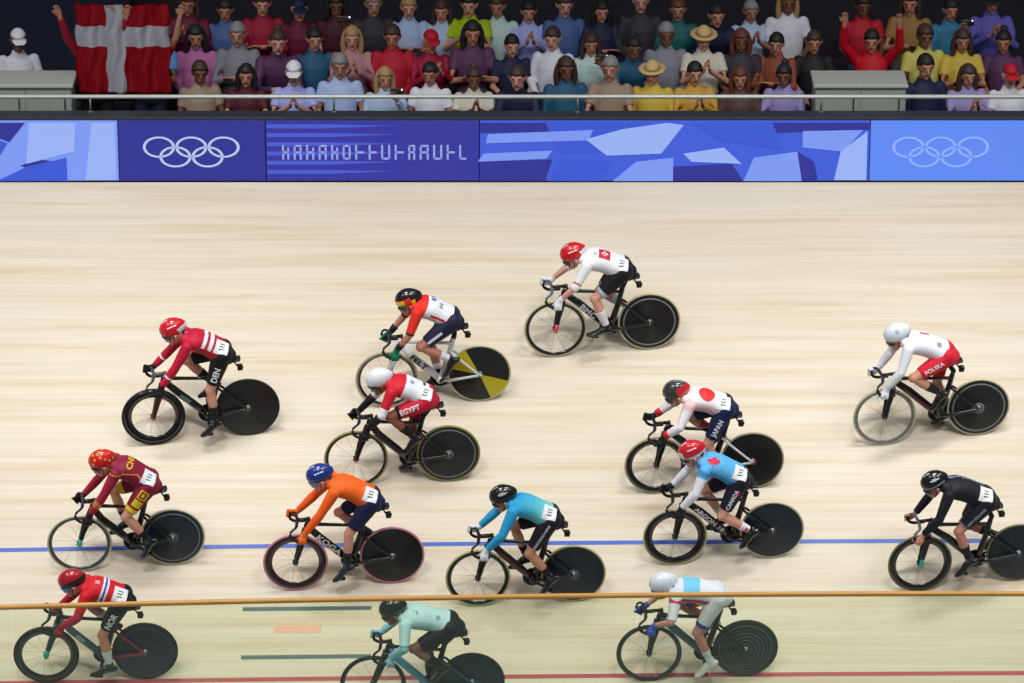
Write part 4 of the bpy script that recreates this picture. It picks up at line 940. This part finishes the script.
CC = {'maroon': (74, 20, 36), 'crimson': (150, 18, 52), 'red': (176, 22, 44), 'scarlet': (188, 10, 32), 'blue': (66, 110, 190), 'sky blue': (104, 164, 226), 'beige': (150, 130, 112), 'pale blue': (164, 184, 222),
      'lilac': (146, 134, 186), 'white': (214, 216, 226), 'cream': (204, 198, 184), 'navy': (26, 32, 62), 'teal': (36, 86, 116), 'mustard': (190, 150, 60), 'yellow': (200, 172, 70), 'brown': (86, 60, 52), 'grey': (128, 130, 140),
      'pink': (186, 112, 164), 'dusty pink': (172, 124, 134), 'slate': (92, 98, 120), 'plum': (84, 50, 84), 'rust': (132, 68, 48), 'black': (26, 24, 32), 'lemon': (196, 190, 98), 'ice blue': (170, 190, 218), 'lime': (160, 186, 10),
      'mint': (184, 208, 204), 'lavender': (160, 168, 226), 'steel blue': (72, 98, 152), 'charcoal': (52, 48, 56), 'turquoise': (50, 122, 156), 'violet': (94, 88, 176), 'green': (24, 96, 92), 'ochre': (146, 112, 60), 'burgundy': (98, 16, 46)}
HAIRC = {'black': (26, 22, 24), 'brown': (62, 42, 34), 'blond': (168, 134, 88), 'grey': (132, 130, 130), 'auburn': (96, 50, 34)}
W = ['front', 'second', 'third', 'fourth']
# (x in the picture's pixel grid of the stand, shirt, hair, pose); a cap or hat is written cap:colour
ROW = [
 [(200, 'beige', 'short brown', 'lap'), (246, 'maroon', 'long black', 'fold'), (294, 'lavender', 'cap:white', 'clap'), (340, 'pale blue', 'short grey', 'lap'), (385, 'ice blue', 'long blond', 'phone'), (430, 'white', 'short black', 'lap'), (474, 'cream', 'bun brown', 'clap'),
  (520, 'navy', 'short brown', 'lean'), (566, 'teal', 'long brown', 'lap'), (610, 'beige', 'short grey', 'fold'), (652, 'yellow', 'hat:straw', 'lap'), (695, 'mustard', 'short black', 'clap'), (740, 'brown', 'long auburn', 'lap'), (784, 'lilac', 'bun black', 'fold'),
  (925, 'navy', 'short black', 'lap'), (968, 'lilac', 'long brown', 'clap'), (1010, 'white', 'cap:red', 'lap'), (1055, 'slate', 'short brown', 'lap')],
 [(12, 'white', 'cap:white', 'lap'), (150, 'sky blue', 'short brown', 'clap'), (192, 'pink', 'long black', 'lap'), (234, 'grey', 'short grey', 'fold'), (274, 'plum', 'bun brown', 'lean'), (312, 'teal', 'short black', 'lap'), (350, 'dusty pink', 'long blond', 'clap'), (391, 'red', 'short brown', 'lap'), (430, 'crimson', 'cap:red', 'clap'),
  (472, 'plum', 'long black', 'fold'), (512, 'navy', 'short black', 'lap'), (553, 'white', 'short brown', 'lap'), (592, 'mint', 'long brown', 'phone'), (631, 'teal', 'bun black', 'lean'), (668, 'grey', 'short grey', 'lap'), (706, 'cream', 'hat:straw', 'clap'), (744, 'charcoal', 'long auburn', 'lap'), (780, 'rust', 'short black', 'fold'), (818, 'black', 'short brown', 'lap'),
  (876, 'scarlet', 'short black', 'cheer'), (930, 'lemon', 'short brown', 'lap'), (968, 'yellow', 'long brown', 'fold'), (1010, 'plum', 'bun black', 'lap')],
 [(180, 'burgundy', 'long brown', 'clap'), (218, 'steel blue', 'short black', 'lap'), (256, 'crimson', 'short brown', 'fold'), (294, 'burgundy', 'cap:navy', 'lap'), (332, 'maroon', 'long black', 'phone'), (370, 'charcoal', 'short grey', 'lap'), (406, 'pale blue', 'short blond', 'fold'), (440, 'ice blue', 'long brown', 'lap'), (468, 'lime', 'short black', 'clap'),
  (497, 'mint', 'bun brown', 'lap'), (529, 'lavender', 'short black', 'clap'), (566, 'steel blue', 'short brown', 'lap'), (604, 'navy', 'long black', 'fold'), (644, 'charcoal', 'short brown', 'lap'), (682, 'green', 'bun auburn', 'lap'), (718, 'navy', 'short black', 'lean'), (757, 'ice blue', 'short grey', 'clap'), (795, 'white', 'long blond', 'lap'),
  (872, 'red', 'short black', 'lap'), (920, 'ochre', 'long brown', 'fold'), (962, 'turquoise', 'short black', 'phone'), (1004, 'violet', 'hat:black', 'clap')],
]
POSEW = {'lap': 'seated', 'clap': 'clapping', 'phone': 'holding up a phone', 'fold': 'arms folded', 'lean': 'leaning forward', 'cheer': 'arms raised'}
rs = random.Random(11); seen_labels = set(); PHONES = []
def spectator(x, y, z, shirt, hair, pose, label, turn, sc=1.0):
    P_ = SP[pose]; sk_ = skin(rs.choice(SKINS))
    r_ = inst('person', P_['body'], [sk_, mat((62, 44, 42), .4), mat((168, 104, 94), .5)], None)
    r_['label'] = label; r_['category'] = 'person'; r_['group'] = 'spectators in the stand'
    r_.location = (x, y, z); r_.rotation_euler = (0, 0, rad(turn)); r_.scale = (sc, sc, sc)
    inst('shirt', P_['shirts']['long' if rs.random() < .45 else 'short'], [fab(CC[shirt])], r_)
    inst('trousers', P_['trousers'], [fab(rs.choice([(30, 34, 54), (40, 40, 46), (60, 66, 90), (24, 24, 28), (92, 82, 70)]))], r_)
    if ':' in hair:
        kd, cl = hair.split(':'); cols = {'white': (220, 222, 226), 'red': (180, 24, 40), 'navy': (28, 34, 66), 'straw': (198, 170, 116), 'black': (26, 26, 30)}
        inst(kd, P_['hairs'][kd], [fab(cols[cl])], r_)
    else:
        st_, cl = hair.split(); inst('hair', P_['hairs'][st_], [mat(HAIRC[cl], .6, var=.25, scale=60)], r_)
    return r_
for ri, row in enumerate(ROW):
    yR, zR = ROWS[ri]
    for i, (pxx, shirt, hair, pose) in enumerate(row):
        hw = (hair.split(':')[1] + ' ' + hair.split(':')[0]) if ':' in hair else ('hair in a ' + hair.split()[1] + ' bun' if hair.startswith('bun') else hair + ' hair')
        lab = f"{W[ri]} row spectator in {shirt} top with {hw}, {POSEW[pose]}"
        if lab in seen_labels:
            lab = f"{W[ri]} row spectator in {shirt} top, {hw}, {POSEW[pose]}, beside the {row[i-1][1]} top"
        assert lab not in seen_labels, lab
        seen_labels.add(lab)
        x = (pxx - 512) / 92.0; sc = rs.uniform(.95, 1.07)
        if pose == 'cheer': sc = 1.0
        o = spectator(x, yR + rs.uniform(-.03, .03), zR, shirt, hair, pose, lab, rs.uniform(-14, 14), sc)
        if pose == 'phone': PHONES.append((o, shirt, W[ri]))
for sgn, pxx, shirt, hair in ((-1, 97, 'crimson', 'short brown'), (1, 150, 'red', 'long blond')):
    spectator((pxx - 512) / 92.0, 2.62, FLOOR1, shirt, hair, 'hold', f"standing spectator in {shirt} top holding the {'left' if sgn < 0 else 'right'} end of the red flag", 0)
bpy.context.view_layer.update()
for o, shirt, rw in PHONES:
    t = o.matrix_world @ V((.075, -.385, 1.12)); e = empty('smartphone', Matrix.Translation(t) @ Matrix.Rotation(o.rotation_euler.z, 4, 'Z') @ Matrix.Rotation(rad(-12), 4, 'X'), label=f'small phone held up by the {rw} row spectator in {shirt} top', category='phone', group='phones held up in the stand')
    bm = bmesh.new(); box(bm, (0, 0, 0), (.15, .009, .074), bev=.003); obj('case', bm, mat((24, 24, 28), .3), e)
    bm = bmesh.new(); box(bm, (0, .0052, 0), (.142, .001, .066)); obj('screen', bm, lit((150, 170, 220), .8), e)
    bm = bmesh.new(); revolve(bm, [(0, .0), (.006, 0), (.006, .003), (0, .003)], axis='z', n=12, closed=False); l_ = obj('flash_lamp', bm, lit((255, 252, 245), 6), e); l_.rotation_euler = (rad(90), 0, 0); l_.location = (.055, -.0045, .02)
# the red flag with its white cross, held along its top edge
FX0, FX1, FZ0, FZ1 = (78 - 512) / 92.2, (172 - 512) / 92.2, Z0 + 1.99, Z0 + .98 + 2.02
bm = bmesh.new(); NX, NZ = 56, 48; g = []
for j in range(NZ + 1):
    g.append([bm.verts.new((FX0 + (FX1 - FX0) * i / NX + .012 * math.sin(j * .35), 2.40 + .030 * math.sin(i * .42 + j * .05) + .014 * math.sin(i * .9 - j * .16), FZ0 + (FZ1 - FZ0) * j / NZ - .02 * math.sin(math.pi * i / NX) * (j / NZ))) for i in range(NX + 1)])
for j in range(NZ):
    for i in range(NX):
        fc = bm.faces.new((g[j][i], g[j][i + 1], g[j + 1][i + 1], g[j + 1][i])); fc.material_index = 1 if (18 <= i < 29 or 25 <= j < 36) else 0
bmesh.ops.solidify(bm, geom=list(bm.faces), thickness=.004)
obj('flag', bm, [fab((176, 16, 34)), fab((206, 208, 216))], None, label='red flag with a white cross held up over the rail by two spectators', category='flag')
# pale counters at both aisles, benches under the rows
def counter(x0, x1, label):
    e = empty('counter', Matrix.Translation(((x0 + x1) / 2, 2.36, FLOOR1)), label=label, category='counter', group='pale counters at the front of the stand')
    w_ = x1 - x0; C1, C2 = mat((150, 158, 150), .5, var=.05, scale=4), mat((176, 180, 172), .45)
    bm = bmesh.new(); box(bm, (0, 0, .59), (w_, .5, 1.14), bev=.006); obj('cabinet', bm, C1, e, False)
    bm = bmesh.new(); box(bm, (0, -.01, 1.18), (w_ + .04, .56, .04), bev=.01); obj('counter_top', bm, C2, e, False)
    k = max(2, round(w_ / .45))
    for i in range(k):
        bm = bmesh.new(); box(bm, (-w_ / 2 + w_ * (i + .5) / k, -.256, .6), (w_ / k - .02, .012, 1.04), bev=.004); d_ = obj('door', bm, C1, e, False)
        bm = bmesh.new(); tube(bm, [(-w_ / 2 + w_ * (i + .85) / k, -.28, .92), (-w_ / 2 + w_ * (i + .85) / k, -.28, 1.04)], [.007, .007], 8, dome=True); obj('handle', bm, mat((90, 94, 96), .3, .8), d_)
counter((-60 - 512) / 92, (76 - 512) / 92, 'pale grey green counter behind the rail, left of the red flag')
counter((812 - 512) / 92, (902 - 512) / 92, 'pale grey green counter behind the rail, below the spectator in scarlet')
for i, (y, z) in enumerate(ROWS[:3]):
    e = empty('bench', Matrix.Translation((0, y, z)), label=f'long dark bench under the {W[i]} row of spectators', category='bench')
    bm = bmesh.new(); box(bm, (0, .03, .385), (13.4, .36, .045), bev=.01); obj('seat', bm, mat((38, 34, 42), .6), e, False)
    for j in range(8):
        bm = bmesh.new(); box(bm, (-6.3 + 1.8 * j, .03, .18), (.06, .28, .365), bev=.008); obj('leg', bm, mat((50, 50, 54), .5, .4), e, False)
bm = bmesh.new(); box(bm, (-5.2, 5.1, FLOOR1 + 1.32), (1.7, .3, 1.6)); struct('wall_stand_dark', bm, mat((18, 26, 52), .8))
# ------------------------------------------------------------------ camera and light
D = 45.0; F = 4300.0
f = V((0, math.cos(ELEV), -math.sin(ELEV)))
cam = bpy.data.objects.new('camera', bpy.data.cameras.new('camera')); COL.objects.link(cam)
cam.location = V((0, 0, Z0)) - f * D; cam.rotation_euler = (rad(90) - ELEV, 0, 0)
cam.data.sensor_width = 36; cam.data.lens = 36 * F / 1024; cam.data.clip_end = 200; cam.data.clip_start = .5
scn.camera = cam
w = bpy.data.worlds.new('hall'); scn.world = w; w.use_nodes = True
w.node_tree.nodes['Background'].inputs[0].default_value = (.82, .88, 1, 1); w.node_tree.nodes['Background'].inputs[1].default_value = .205
def area(x, y, z, sx, sy, p, tgt, c=(1, .985, .965), spread=110):
    l = bpy.data.lights.new('arena_lamp', 'AREA'); l.shape = 'RECTANGLE'; l.size = sx; l.size_y = sy; l.energy = p; l.color = c; l.spread = rad(spread)
    o = bpy.data.objects.new('arena_lamp', l); COL.objects.link(o); o.location = (x, y, z)
    o.rotation_euler = (V(tgt) - V((x, y, z))).to_track_quat('-Z', 'Y').to_euler()
for x in (-13, -4.5, 4.5, 13):
    area(x, -4.0, 15, 4, 1.2, 104, (x * .8, -1.2, 2.9), spread=62)
    area(x, -11.0, 16, 4, 1.2, 112, (x * .7, -1.3, 2.9), spread=62)
scn.view_settings.view_transform = 'Standard'; scn.view_settings.look = 'None'; scn.view_settings.gamma = 1; scn.view_settings.exposure = 0
scn.view_settings.use_curve_mapping = False
scn.cycles.transparent_max_bounces = 16
